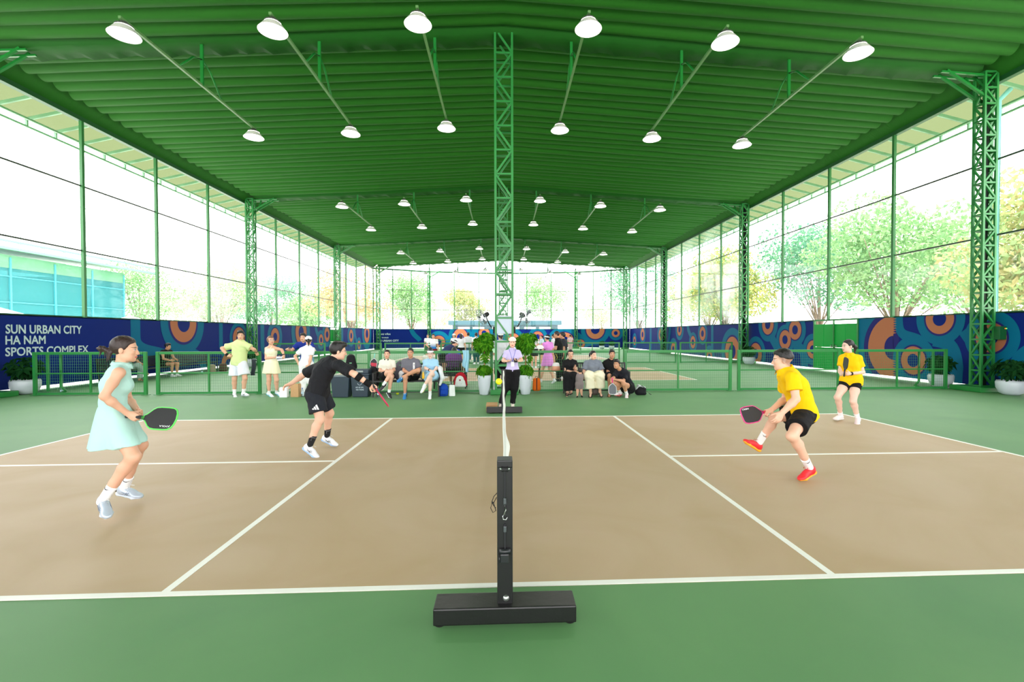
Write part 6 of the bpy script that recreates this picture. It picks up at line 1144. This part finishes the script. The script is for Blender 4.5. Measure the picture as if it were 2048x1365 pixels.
person(JT['whitecap'], dict(male=False, sc=.93, face=(-.38,.92,-.04), skin='light', res=.0085, hair=('pony', HB), cap=('cap', mat('cap_white', srgb(244,244,244), .6)), palmR=(.2,.9,-.2), palmL=(-.2,.9,-.2), shirt=dict(m=WH, hem=.05, sleeve=.62, off=.014, collar=True, placket=False), shorts=dict(name='trousers', m=C('trousers_white', 240,240,240, fold=.6), leg=1.9, off=.016, wide=.058, top=.18), shoes=dict(m=S_WHITE, sole=S_SOLE)), 'woman in white with white cap and ponytail seen from behind')
# ---------------------------------------------------------------- people farther back, posed from a plain standing or sitting stance
def stance(x, y, H, ang, kind='stand', z=0, arms=('down','down'), lean=0.0, cross=False):
    k = H/1.72; J = {}
    base = {'anL':(-.09,0,.085),'anR':(.09,0,.085),'toeL':(-.11,.15,.04),'toeR':(.11,.15,.04),'knL':(-.095,.02,.49),'knR':(.095,.02,.49),'hipL':(-.085,0,.90),'hipR':(.085,0,.90),'neck':(0,-.01,1.44),'head':(0,.025,1.595),'shL':(-.178,-.01,1.395),'shR':(.178,-.01,1.395)}
    if kind == 'sit':
        for a, (px, py, pz) in list(base.items()):
            if a[:2] in ('hi','ne','he','sh'): base[a] = (px, py, pz-.42)
        base.update({'knL':(-.12,.42,.50),'knR':(.12,.42,.50),'anL':(-.11,.40,.085),'anR':(.11,.40,.085),'toeL':(-.12,.55,.04),'toeR':(.12,.55,.04)})
        if cross: base.update({'knR':(.0,.44,.58),'anR':(-.17,.50,.36),'toeR':(-.22,.62,.28)})
    if kind == 'walk': base.update({'knL':(-.09,.16,.50),'anL':(-.09,.26,.10),'toeL':(-.09,.41,.06),'knR':(.09,-.02,.49),'anR':(.09,-.24,.12),'toeR':(.09,-.12,.05)})
    hz = base['hipL'][2]
    for a in ('neck','head','shL','shR'):
        px, py, pz = base[a]; d = pz-hz; base[a] = (px, py+d*math.sin(lean), hz+d*math.cos(lean))
    AR = {'down': ((.05,-.03,-.28),(.02,.04,-.25),(0,.03,-.09)), 'hip': ((.17,-.06,-.22),(-.14,.12,-.14),(-.08,.04,-.02)), 'fwd': ((.05,.04,-.27),(-.06,.22,.02),(-.04,.08,.02)), 'rail': ((.16,.12,-.20),(.02,.22,.06),(-.10,.05,0)), 'lap': ((.05,.08,-.27),(-.08,.21,-.06),(-.04,.08,-.01)), 'up': ((.14,.08,-.2),(.02,.10,.24),(0,.03,.09)), 'reach': ((.03,.20,-.18),(-.04,.22,-.05),(0,.09,0))}
    for S, s in (('L',-1),('R',1)):
        p = base['sh'+S]; A = AR[arms[0 if S == 'L' else 1]]; c, sn = math.cos(lean*.6), math.sin(lean*.6)
        for nm, d in zip(('el','wr','ha'), A): p = (p[0]+s*d[0], p[1]+d[1]*c-d[2]*sn*.5, p[2]+d[2]); base[nm+S] = p
    ca, sa = math.cos(ang), math.sin(ang)
    for a, (px, py, pz) in base.items(): J[a] = (x+k*(px*ca-py*sa), y+k*(px*sa+py*ca), z+k*pz)
    return J, (-sa, ca, 0), k
def extra(x, y, H, deg, label, kind='stand', arms=('down','down'), lean=0, cross=False, face=None, **o):
    J, f, k = stance(x, y, H, math.radians(deg), kind, 0, arms, lean, cross); o.setdefault('res', .012 if y < 17 else .016); o.setdefault('skin', 'light'); o.setdefault('face', face or f); o['sc'] = k; o['front'] = f
    return person(J, o, label)
TR_ = lambda m, w=.055: dict(name='trousers', m=m, leg=1.92, off=.018, wide=w, top=.14)
SHO = lambda m, leg=.7: dict(m=m, leg=leg, off=.02, flare=.02, top=.12)
SW = dict(m=S_WHITE, sole=S_SOLE)
extra(-12.95, 15.6, 1.70, -100, 'man in black vest and shorts sitting on the long bench under the left banner', 'sit', ('lap','lap'), .15, face=(.95,.1,-.1), skin='mid', hair=('short', HB), shirt=dict(m=C('vest_black', 26,26,28), hem=-.03, sleeve=.15, off=.014), shorts=SHO(BKS,.5), shoes=dict(m=S_WHITE, sole=S_SOLE, sock=SOCK_W, high=.08))
extra(-12.95, 13.75, 1.62, -95, 'person in grey trousers sitting cross-legged on the long bench at the left banner', 'sit', ('lap','up'), .3, True, skin='mid', hair=('short', HB), shirt=dict(m=C('tee_charcoal', 34,36,40), hem=-.03, sleeve=.6, off=.016), shorts=TR_(C('trousers_sage', 150,168,162), .07), shoes=dict(m=mat('sandal_brown', srgb(110,70,50), .6), sandal=True))
extra(-5.60, 10.62, 1.66, 180, 'person in blue shirt leaning forearms on the fence behind the white-capped woman', 'stand', ('rail','rail'), .28, hair=('short', HB), shirt=dict(m=C('tee_royal', 30,60,160, col2=srgb(30,50,140), split=(1.0,1.3)), hem=-.05, sleeve=.6, off=.016), shorts=SHO(C('shorts_sky', 120,170,214)), shoes=SW)
extra(-1.58, 11.65, 1.70, 0, 'person in purple shirt sitting back-turned behind the fence, bowed forward', 'sit', ('lap','down'), .55, face=(0,.8,-.6), hair=('short', HB), fat=1.2, shirt=dict(m=C('tee_purple', 104,52,120), hem=-.05, sleeve=.7, off=.02), shorts=SHO(C('shorts_dark', 34,32,36)), shoes=SW)
extra(-2.25, 11.4, 1.60, 0, 'black-haired person sitting behind the fence, only the tied hair showing over the rail', 'sit', ('lap','lap'), .1, male=False, hair=('messy', HB), shirt=dict(m=C('tee_ivory', 226,222,210), hem=-.03, sleeve=.6, off=.016), shorts=TR_(C('trousers_ink', 22,22,24)), shoes=SW)
extra(-3.35, 19.6, 1.62, 190, 'woman in white to blue shaded tee and maroon skirt walking beyond the fence', 'walk', ('down','hip'), 0, male=False, hair=('tied', HB), shirt=dict(m=cloth_mat('tee_gradient', srgb(30,120,190), col2=srgb(244,246,250), split=(.98,1.18)), hem=-.02, sleeve=.6, off=.014), shorts=SHO(C('shorts_maroon', 110,26,40), .5), shoes=SW)
extra(-4.85, 27.5, 1.60, 180, 'woman in plain white tee standing far back left of the shaded-tee woman', 'stand', ('down','down'), male=False, hair=('tied', HB), shirt=dict(m=WH, hem=-.05, sleeve=.6, off=.016), shorts=SHO(C('shorts_green', 60,110,80)), shoes=SW)
extra(-2.75, 23.8, 1.64, 150, 'woman in white top with white cap and black straps among the back group', 'stand', ('fwd','fwd'), .1, male=False, hair=('pony', HB), cap=('cap', mat('cap_white', srgb(244,244,244), .6)), shirt=dict(m=WH, hem=-.05, sleeve=.6, off=.016), shorts=SHO(BKS), shoes=SW)
extra(-2.2, 21.5, 1.62, 5, 'woman in white top with long black hair hanging down her back', 'stand', ('fwd','down'), .05, male=False, hair=('long', HB), shirt=dict(m=WH, hem=-.05, sleeve=.6, off=.016), shorts=SHO(BKS), shoes=SW)
extra(-2.25, 14.3, 1.60, -60, 'person in navy and white visor bending forward behind the fence', 'stand', ('reach','reach'), .85, male=False, face=(.8,.3,-.5), hair=('tied', HB), cap=('visor', mat('visor_white', srgb(240,240,240), .6)), shirt=dict(m=C('tee_navy', 46,56,96), hem=-.1, sleeve=.6, off=.016, drape=True), shorts=SHO(BKS), shoes=SW)
extra(-1.93, 15.4, 1.68, 170, 'man in bright blue tee sitting behind the fence beside the bending person', 'sit', ('lap','lap'), .1, skin='mid', hair=('short', HB), shirt=dict(m=C('tee_cobalt', 24,76,206), hem=-.03, sleeve=.6, off=.016), shorts=SHO(BKS), shoes=SW)
extra(-2.05, 24.6, 1.70, 10, 'man in white tee and jeans seen from behind near the left potted tree', 'stand', ('fwd','fwd'), hair=('short', HB), skin='mid', shirt=dict(m=WH, hem=-.10, sleeve=.65, off=.02, drape=True), shorts=TR_(C('jeans_blue', 70,110,140)), shoes=SW)
extra(-2.5, 25.3, 1.64, 200, 'person in white cap facing the man in jeans', 'stand', ('down','fwd'), male=False, hair=('tied', HB), cap=('cap', mat('cap_white', srgb(244,244,244), .6)), shirt=dict(m=C('tee_pale_pink', 226,196,196), hem=-.05, sleeve=.6, off=.016), shorts=TR_(C('trousers_pale', 190,214,190)), shoes=SW)
extra(-1.45, 22.2, 1.68, 20, 'man in white tee half hidden by the left potted tree', 'stand', ('down','down'), hair=('short', HB), skin='mid', shirt=dict(m=WH, hem=-.10, sleeve=.65, off=.02, drape=True), shorts=TR_(C('trousers_teal', 40,90,90)), shoes=SW)
extra(-.10, 11.0, 1.66, 5, 'person in white tee and black trousers standing behind the middle column', 'stand', ('hip','down'), .05, male=False, hair=('tied', HB), cap=('cap', mat('cap_white', srgb(244,244,244), .6)), shirt=dict(m=WH, hem=-.06, sleeve=.7, off=.022, drape=True), shorts=TR_(C('trousers_ink', 22,22,24)), shoes=SW)
PKD = C('dress_pink', 226,140,220, fold=.35)
extra(1.42, 12.3, 1.58, 40, 'woman in pink dress and white visor walking behind the fence', 'walk', ('fwd','down'), 0, male=False, hair=('bun', HB), cap=('visor', mat('visor_white', srgb(240,240,240), .6)), shirt=dict(name='dress_top', m=PKD, hem=.0, sleeve=.6, off=.012), skirt=dict(m=PKD, top=.30, to=(0,0,-.44), W0=.13, W1=.21, r0=.098, r1=.19, n=9, amp=.07), shoes=dict(m=S_WHITE, sole=S_SOLE, sock=SOCK_W, high=.06))
extra(1.86, 12.9, 1.70, 75, 'man in black polo walking left behind the woman in pink', 'stand', ('fwd','down'), .08, face=(-1,.15,-.1), hair=('crew', HD), skin='mid', shirt=dict(m=C('polo_jet', 20,20,22), hem=-.08, sleeve=.66, off=.018, collar=True, placket=False, drape=True), shorts=TR_(C('trousers_ink', 22,22,24)), shoes=dict(m=S_BLACK, sole=S_BLACK))
extra(2.10, 13.6, 1.66, 80, 'person in dark tee just behind the man in black polo', 'stand', ('down','down'), 0, hair=('short', HB), skin='mid', shirt=dict(m=C('tee_graphite', 44,46,52), hem=-.08, sleeve=.66, off=.018), shorts=TR_(C('trousers_ink', 22,22,24)), shoes=SW)
extra(1.90, 20.5, 1.60, 100, 'person in pale blue top and red cap behind the woman in pink', 'stand', ('fwd','fwd'), 0, male=False, hair=('tied', HB), cap=('cap', C('cap_rose', 226,90,120)), shirt=dict(m=C('tee_ice', 206,226,240), hem=-.05, sleeve=.6, off=.016), shorts=SHO(BKS), shoes=SW)
extra(2.55, 20.9, 1.60, 60, 'person in white top with a black bag behind the man in black polo', 'stand', ('fwd','down'), 0, male=False, hair=('tied', HB), shirt=dict(m=WH, hem=-.05, sleeve=.6, off=.016), shorts=SHO(BKS), shoes=SW)
extra(5.35, 34.4, 1.56, 0, 'distant woman in pale pink seen from behind near the far column', 'stand', ('fwd','down'), 0, male=False, hair=('bun', HB), shirt=dict(m=C('tee_blush', 238,196,204), hem=-.05, sleeve=.6, off=.016), shorts=TR_(C('trousers_blush', 226,190,196), .07), shoes=SW)
extra(1.42, 19.0, 1.62, 170, 'dark-haired person mostly hidden behind the right potted tree', 'stand', ('fwd','fwd'), 0, male=False, hair=('short', HB), glasses=BANDK, shirt=dict(m=WH, hem=-.05, sleeve=.6, off=.016), shorts=SHO(BKS), shoes=SW)
# ================================================================ bags, bins and small things around the benches
def blob(name, prims, m, parent=None, h=.008, off=0, loc=(0,0,0)):
    G, lo = field(prims, h, off); P_, F_ = nets(G, lo, h, 2); o = mesh_np(name, P_, F_, m, parent); o.location = loc; return o
X_, Y_ = np.array([1,0,0.]), np.array([0,1,0.])
def backpack(x, y, z, w, hgt, d, col, label, rz=0, lean=0, pocket=None, logo=None):
    o = empty('backpack', (x,y,z), rz); o.rotation_euler = (lean,0,rz); tag(o, label, 'backpack', 'backpacks on and around the benches'); M = cloth_mat('bag_'+col, BC[col], fold=.4)
    blob('body', [stad('b', (0,0,.07), (0,0,hgt*.62), X_, X_, w/2, w/2*.97, d/2, d/2, .03), stad('b', (0,0,hgt*.62), (0,0,hgt-.10), X_, X_, w/2*.97, w/2*.72, d/2, d/2*.8, .05)], M, o)
    blob('pocket', [stad('b', (0,-d*.42,.07), (0,-d*.40,hgt*.42), X_, X_, w*.36, w*.34, .035, .03, .02)], M if not pocket else cloth_mat('bag_'+pocket, BC[pocket], fold=.2), o)
    q = MB(); q.tube([(-.03,0,hgt-.06), (-.03,0,hgt-.005), (.03,0,hgt-.005), (.03,0,hgt-.06)], .008, n=6)
    for s in (-1,1): q.tube([(s*w*.22,d*.42,hgt*.82), (s*w*.30,d*.75,hgt*.55), (s*w*.30,d*.5,hgt*.15)], .014, n=6)
    q.build('strap', mat('strap_dark', srgb(50,50,54), .8), o)
    if logo: q = MB(); q.rbox(-.03,.03,-d*.52,-d*.49,hgt*.70,hgt*.74,.003); q.build('emblem', mat('bag_emblem', logo, .5), o)
    return o
BC = {'grey': srgb(98,96,106), 'ivory': srgb(232,228,214), 'white': srgb(232,238,234), 'black': srgb(28,28,32), 'navy': srgb(24,70,170), 'camo': srgb(110,100,92), 'pale': srgb(214,214,218), 'red': srgb(186,28,44), 'orange': srgb(236,112,30), 'dark': srgb(30,38,46)}
backpack(-2.72, 9.46, .43, .30, .50, .18, 'grey', 'grey backpack leaning on the left bench between the ivory and grey polos', 0, -.12, logo=srgb(90,150,110))
backpack(-3.12, 9.50, .43, .22, .44, .16, 'ivory', 'ivory backpack behind the woman in ivory polo', 0, -.12)
backpack(-2.02, 9.50, .43, .42, .42, .18, 'white', 'white backpack behind the woman in pale blue polo', 0, -.12, logo=srgb(40,40,44))
backpack(-2.62, 9.20, .415, .17, .30, .12, 'pale', 'small pale drawstring bag on the bench beside the man in grey polo', 0, -.05)
backpack(-4.10, 9.80, .22, .30, .86, .20, 'black', 'tall black racket bag standing behind the left dark bin', .2, 0, logo=srgb(236,240,200))
backpack(-3.46, 9.62, .22, .30, .54, .22, 'black', 'black backpack standing behind the right dark bin', -.3)
backpack(2.36, 9.22, 0, .20, .30, .14, 'camo', 'patterned brown bag under the right bench between two pairs of feet', .1)
backpack(-1.58, 9.30, 0, .24, .33, .20, 'navy', 'royal blue backpack on the floor at the end of the left bench', .05, pocket='navy')
rb = empty('racket_bag', (-1.19,9.88,.12)); tag(rb, 'red and white racket bag hanging on the fence beside the left potted tree', 'racket bag')
blob('body', [stad('b', (0,0,.12), (0,0,.22), X_, X_, .19, .17, .06, .06, .03), ell('b', (0,0,.26), np.eye(3), (.165,.065,.19), .05)], cloth_mat('bag_red', BC['red'], fold=.2), rb)
blob('pocket', [stad('b', (.0,-.055,.08), (.0,-.055,.20), X_, X_, .155,.13,.03,.03,.03), ell('b', (-.01,-.055,.22), np.eye(3), (.115,.03,.14), .03)], cloth_mat('bag_white', BC['white'], fold=.1), rb)
q = MB(); q.rbox(-.012,.012,-.09,-.086,.14,.26,.001); q.rbox(-.03,-.01,-.09,-.086,.20,.26,.001); q.rbox(.008,.03,-.09,-.086,.14,.19,.001); q.build('emblem', mat('emblem_maroon', srgb(150,40,56), .5), rb)
q = MB(); q.tube([(-.04,.0,.43), (0,.0,.47), (.04,.0,.43)], .01, n=6); q.tube([(-.17,.05,.1),(-.2,.04,.2),(-.14,.04,.33)], .012, n=6); q.build('strap', mat('strap_dark', srgb(50,50,54), .8), rb)
tb = blob('tote_bag', [stad('b', (0,0,.02), (0,0,.26), X_, X_, .085,.075,.05,.03,.02)], cloth_mat('bag_white', BC['white'], fold=.1), None, .007, 0, (-1.36,9.28,0)); tag(tb, 'small white tote bag on the floor right of the blue backpack', 'bag')
oc = empty('suitcase', (.88,9.82,.05)); tag(oc, 'bright orange bag with dark centre strap hanging behind the right white planter', 'bag')
blob('body', [stad('b', (0,0,.06), (0,0,.30), X_, X_, .115,.10,.06,.055,.02)], cloth_mat('bag_orange', BC['orange'], fold=.15), oc); q = MB(); q.rbox(-.014,.014,-.068,-.05,.03,.36,.004); q.tube([(.06,.03,.30),(.07,.03,.62)], .012, n=6); q.tube([(-.03,0,.34),(-.03,0,.39),(.03,0,.39),(.03,0,.34)], .008, n=6); q.build('strap', mat('strap_brown', srgb(70,36,24), .8), oc)
bk = empty('duffel_bag', (3.60,9.20,0)); tag(bk, 'black duffel bag with pale towel on top, right of the squatting man', 'bag')
blob('body', [stad('b', (-.02,0,.08), (0,0,.14), X_, X_, .16,.12,.09,.07,.03)], cloth_mat('bag_black', BC['black'], fold=.3), bk); q = MB(); q.tube([(-.08,-.05,.18),(-.02,-.06,.25),(.06,-.05,.20)], .010, n=6); q.tube([(.12,0,.1),(.2,-.05,.03),(.24,-.05,.012)], .008, n=6); q.build('strap', mat('strap_dark', srgb(50,50,54), .8), bk)
blob('towel', [stad('b', (-.08,.02,.25), (.08,.0,.20), Y_, Y_, .06,.05,.022,.02,.02), stad('b', (-.14,.04,.14), (-.08,.02,.25), Y_, Y_, .05,.05,.02,.02,.02)], cloth_mat('towel_pale', srgb(214,222,220), fold=.4), bk)
def bin_(x, y, label, lid):
    o = empty('waste_bin', (x,y,0)); tag(o, label, 'bin', 'dark waste bins by the fence'); m = mat('bin_dark', srgb(38,54,68), .5)
    q = MB(); pr = [(-.205,-.165,0),(-.225,-.185,.50)]
    a, b, h0 = .195,.16,.0; c, d, h1 = .235,.195,.56 if lid else .52
    q.add([(-a,-b,h0),(a,-b,h0),(a,b,h0),(-a,b,h0),(-c,-d,h1),(c,-d,h1),(c,d,h1),(-c,d,h1)], [(0,3,2,1),(0,1,5,4),(1,2,6,5),(2,3,7,6),(3,0,4,7),(4,5,6,7)]); ob = q.build('body', m, o); bv = ob.modifiers.new('bevel', 'BEVEL'); bv.width = .02; bv.segments = 2
    q = MB(); q.rbox(-c-.008,c+.008,-d-.008,d+.008,h1,h1+.035,.01)
    if lid: q.rbox(-c+.02,c-.02,-d+.02,d-.01,h1+.03,h1+.15,.03); q.build('lid', m, o); q = MB(); q.rbox(-.09,.09,-d-.001,-d+.03,h1+.075,h1+.12,.01); q.build('flap', mat('bin_flap', srgb(150,160,160), .5), o)
    else: q.build('rim', mat('bin_rim', srgb(90,104,112), .4), o)
    if lid:
        q = MB()
        for t, z in (('HÃY BỎ RÁC', .235), ('VÀO THÙNG', .175)):
            vs, fs = text_fit(t, .20, .045, .02); q.add([(-.10+x_, -b-(d-b)*(z+y_)/h1-.004, z+y_) for x_, y_ in vs], fs)
        q.tube([(.05*math.cos(t), -b-(d-b)*(.36+.05*math.sin(t))/h1-.003, .36+.05*math.sin(t)) for t in [math.pi*k/10+math.pi for k in range(11)]], .005, n=5); q.build('lettering', mat('bin_letter', srgb(190,206,214), .5), o)
    return o
bin_(-4.16, 9.28, 'dark open waste bin, left one of the pair by the fence', False); bin_(-3.68, 9.33, 'dark lidded waste bin with white lettering, right one of the pair', True)
def paper_bag(x, y, w, h, d, col, label, rz=0):
    q = MB(); n = 9; vs = []
    for z, f, cr in ((0,1,0),(h*.55,1.0,.0),(h,.98,.012)):
        vs += [(-w/2*f,-d/2*f,z),(0,-d/2*f+cr,z+cr),(w/2*f,-d/2*f,z-cr*.5),(w/2*f-.01-cr,0,z),(w/2*f,d/2*f,z+cr),(0,d/2*f,z),(-w/2*f,d/2*f,z),(-w/2*f+.01+cr,0,z+cr)]
    fs = [(i*8+k,i*8+(k+1)%8,(i+1)*8+(k+1)%8,(i+1)*8+k) for i in range(2) for k in range(8)]+[tuple(range(8))[::-1]]; q.add(vs, fs); o = q.build('paper_bag', cloth_mat('paper_'+col, BC2[col], fold=.25, scale=14)); o.location = (x,y,0); o.rotation_euler = (0,0,rz); tag(o, label, 'bag', 'paper bags by the fence'); return o
BC2 = {'white': srgb(238,240,242), 'brown': srgb(196,156,112)}
paper_bag(-5.63, 9.30, .19, .25, .12, 'white', 'white paper bag on the floor right of the woman in cream'); paper_bag(-5.36, 9.36, .21, .33, .14, 'brown', 'open brown paper bag beside the white paper bag', -.15)
def bottle(x, y, z, label, group='water bottles on the floor'):
    o = empty('water_bottle', (x,y,z)); tag(o, label, 'bottle', group); m = bpy.data.materials.get('bottle_clear') or glass_mat('bottle_clear', (.86,.93,.97), .25)
    q = MB(); q.lathe([(0,0),(.03,0),(.033,.01),(.031,.07),(.033,.13),(.028,.17),(.013,.20),(.013,.215)], 16); q.build('body', m, o); q = MB(); q.lathe([(.0145,.205),(.0145,.225),(0,.226)], 12); q.build('bottle_cap', mat('cap_blue', srgb(60,120,200), .4), o)
    q = MB(); q.lathe([(.0335,.075),(.0335,.125)], 16); q.build('wrapper', mat('bottle_wrap', srgb(190,214,230), .5), o)
bottle(-5.20, 9.36, 0, 'clear water bottle standing right of the brown paper bag'); bottle(-11.9, 10.2, 0, 'clear water bottle standing between the left bowl planter and the fence end'); bottle(-3.18, 9.05, 0, 'clear water bottle under the left end of the left bench'); bottle(-12.2, 16.6, 0, 'clear water bottle at the feet of the man in black vest')
hp = paddle((-3.505,9.932,1.08), (-3.545,9.925,.70), (0,-1,.05), 'black', 'white', 'mint', 'black and red paddle with mint grip hanging on the fence above the bins', shape='angular', accent='red')
def towel(x, y, z, w, l, m, label, name='towel', cat='towel', tail=True):
    q = MB(); n = 14; vs = []; rows = 9
    for j in range(rows+1):
        t = j/rows
        for k in range(n+1):
            u = k/n-.5; ww = w*(1-.12*math.sin(t*3)); vs.append((u*ww+.015*math.sin(5*t), -.055-.018*math.cos(u*16+t*2)*min(1,t*3)-.01*t, .045-l*t*(1 if u > .05 or not tail else .70+.25*(u+.5))))
    for k in range(n+1): vs.append(((k/n-.5)*w, .055, .045-.10*l))
    fs = [(j*(n+1)+k, j*(n+1)+k+1, (j+1)*(n+1)+k+1, (j+1)*(n+1)+k) for j in range(rows) for k in range(n)]; b = (rows+1)*(n+1); fs += [(k, b+k, b+k+1, k+1) for k in range(n)]
    q.add(vs, fs, 0, True); o = q.build(name, m); o.location = (x,y,z); s = o.modifiers.new('thickness', 'SOLIDIFY'); s.thickness = .006; tag(o, label, cat); return o
towel(-1.05, 9.98, 1.115, .18, .60, cloth_mat('towel_sky', srgb(166,216,236), fold=.3), 'pale blue towel hung over the fence rail left of the potted tree')
towel(-6.62, 9.80, .90, .10, .42, cloth_mat('towel_slate', srgb(66,74,82), fold=.4), 'dark grey towel held by the man in lime tee', tail=False)
jk = blob('jacket', [stad('b', (-.02,0,.0), (.04,-.02,-.22), Y_, Y_, .10,.10,.05,.045,.04), stad('b', (.04,-.02,-.22), (-.02,-.02,-.40), Y_, Y_, .08,.05,.035,.03,.04), cone('b', (-.05,.1,.03), (.0,0,.0), .05, .05, .04)], cloth_mat('jacket_white', srgb(236,238,240), fold=.7, scale=12), None, .008, 0, (-1.62,9.10,.72)); tag(jk, 'white jacket draped over the right armrest of the left bench', 'jacket')
hk = empty('bucket_hat', (1.42,9.90,.60)); tag(hk, 'white and orange hat hanging on the fence left of the right bench', 'hat')
q = MB(); q.lathe([(0,.22),(.06,.215),(.09,.19),(.105,.12)], 20, sy=.7); q.build('crown', mat('hat_white', srgb(240,238,236), .8), hk); q = MB(); q.lathe([(.105,.12),(.11,.10),(.125,.0),(.118,0)], 20, sy=.7); q.build('brim', mat('hat_peach', srgb(240,170,140), .8), hk)
q = MB(); q.tube([(-.02,0,.22),(.04,0,.36),(.0,.04,.46)], .006, n=5); q.build('cord', mat('cord_yellow', srgb(210,190,60), .7), hk)
wc = blob('cap', [ell('c', (0,0,.0), np.eye(3), (.12,.10,.09), .02, cuts=[(V3((0,0,-.01)), V3((0,0,-1)))]), stad('c', (0,-.08,.0), (.0,-.14,-.03), X_, X_, .10,.07,.012,.01,.02)], mat('hat_white', srgb(240,238,236), .8), None, .008, 0, (1.10,11.4,1.18)); tag(wc, 'white cap hanging behind the right potted tree', 'hat')
st_ = empty('cap_stand', (1.10,11.45,0)); tag(st_, 'slim green pole carrying the white cap behind the right potted tree', 'pole'); q = MB(); q.tube([(0,0,.012),(0,0,1.16)], .014); q.build('rod', M_GRND, st_); q = MB(); q.lathe([(0,0),(.10,0),(.10,.012),(0,.014)], 16); q.build('foot', M_GRND, st_)
bt = empty('drink_bottle', (-2.02,8.83,.50)); bt.rotation_euler = (.1,0,0); tag(bt, 'yellow drink bottle held by the woman in pale blue polo', 'bottle'); q = MB(); q.lathe([(0,0),(.028,0),(.030,.01),(.030,.11),(.02,.13),(.012,.15)], 14); q.build('body', mat('drink_amber', srgb(236,180,40), .25), bt); q = MB(); q.lathe([(.014,.145),(.014,.17),(0,.17)], 10); q.build('bottle_cap', mat('cap_yellow', srgb(240,210,90), .4), bt)
fp = MB(); fp.rbox(-.07,.07,-.006,.006,-.035,.035,.004); fo = fp.build('phone', mat('phone_pale', srgb(206,208,220), .3)); fo.location = (-5.70,9.20,1.02); fo.rotation_euler = (-.9,0,.2); tag(fo, 'pale phone in the hand of the woman in cream', 'phone')
bl2 = MB(); bl2.ball((0,0,0), .037, n=16); o = bl2.build('ball', mat('ball_yellow', srgb(226,236,20), .45)); o.location = (-2.83,9.6,.037); tag(o, 'yellow ball on the floor under the left bench', 'ball')
for (x, y, w, h_, col, l) in ((-12.25,17.3,.34,.36,srgb(140,128,104),'tan bag on the floor beside the man in black vest'),(-12.3,18.2,.36,.34,srgb(80,50,40),'brown and white bag on the floor past the tan bag')):
    b_ = blob('floor_bag', [stad('b', (0,0,.08), (0,0,h_-.08), X_, X_, w/2, w/2*.9, .10, .08, .04)], mat('floorbag_%d' % int(y), col, .8), None, .012, 0, (x,y,0)); tag(b_, l, 'bag')
bpy.context.view_layer.update()
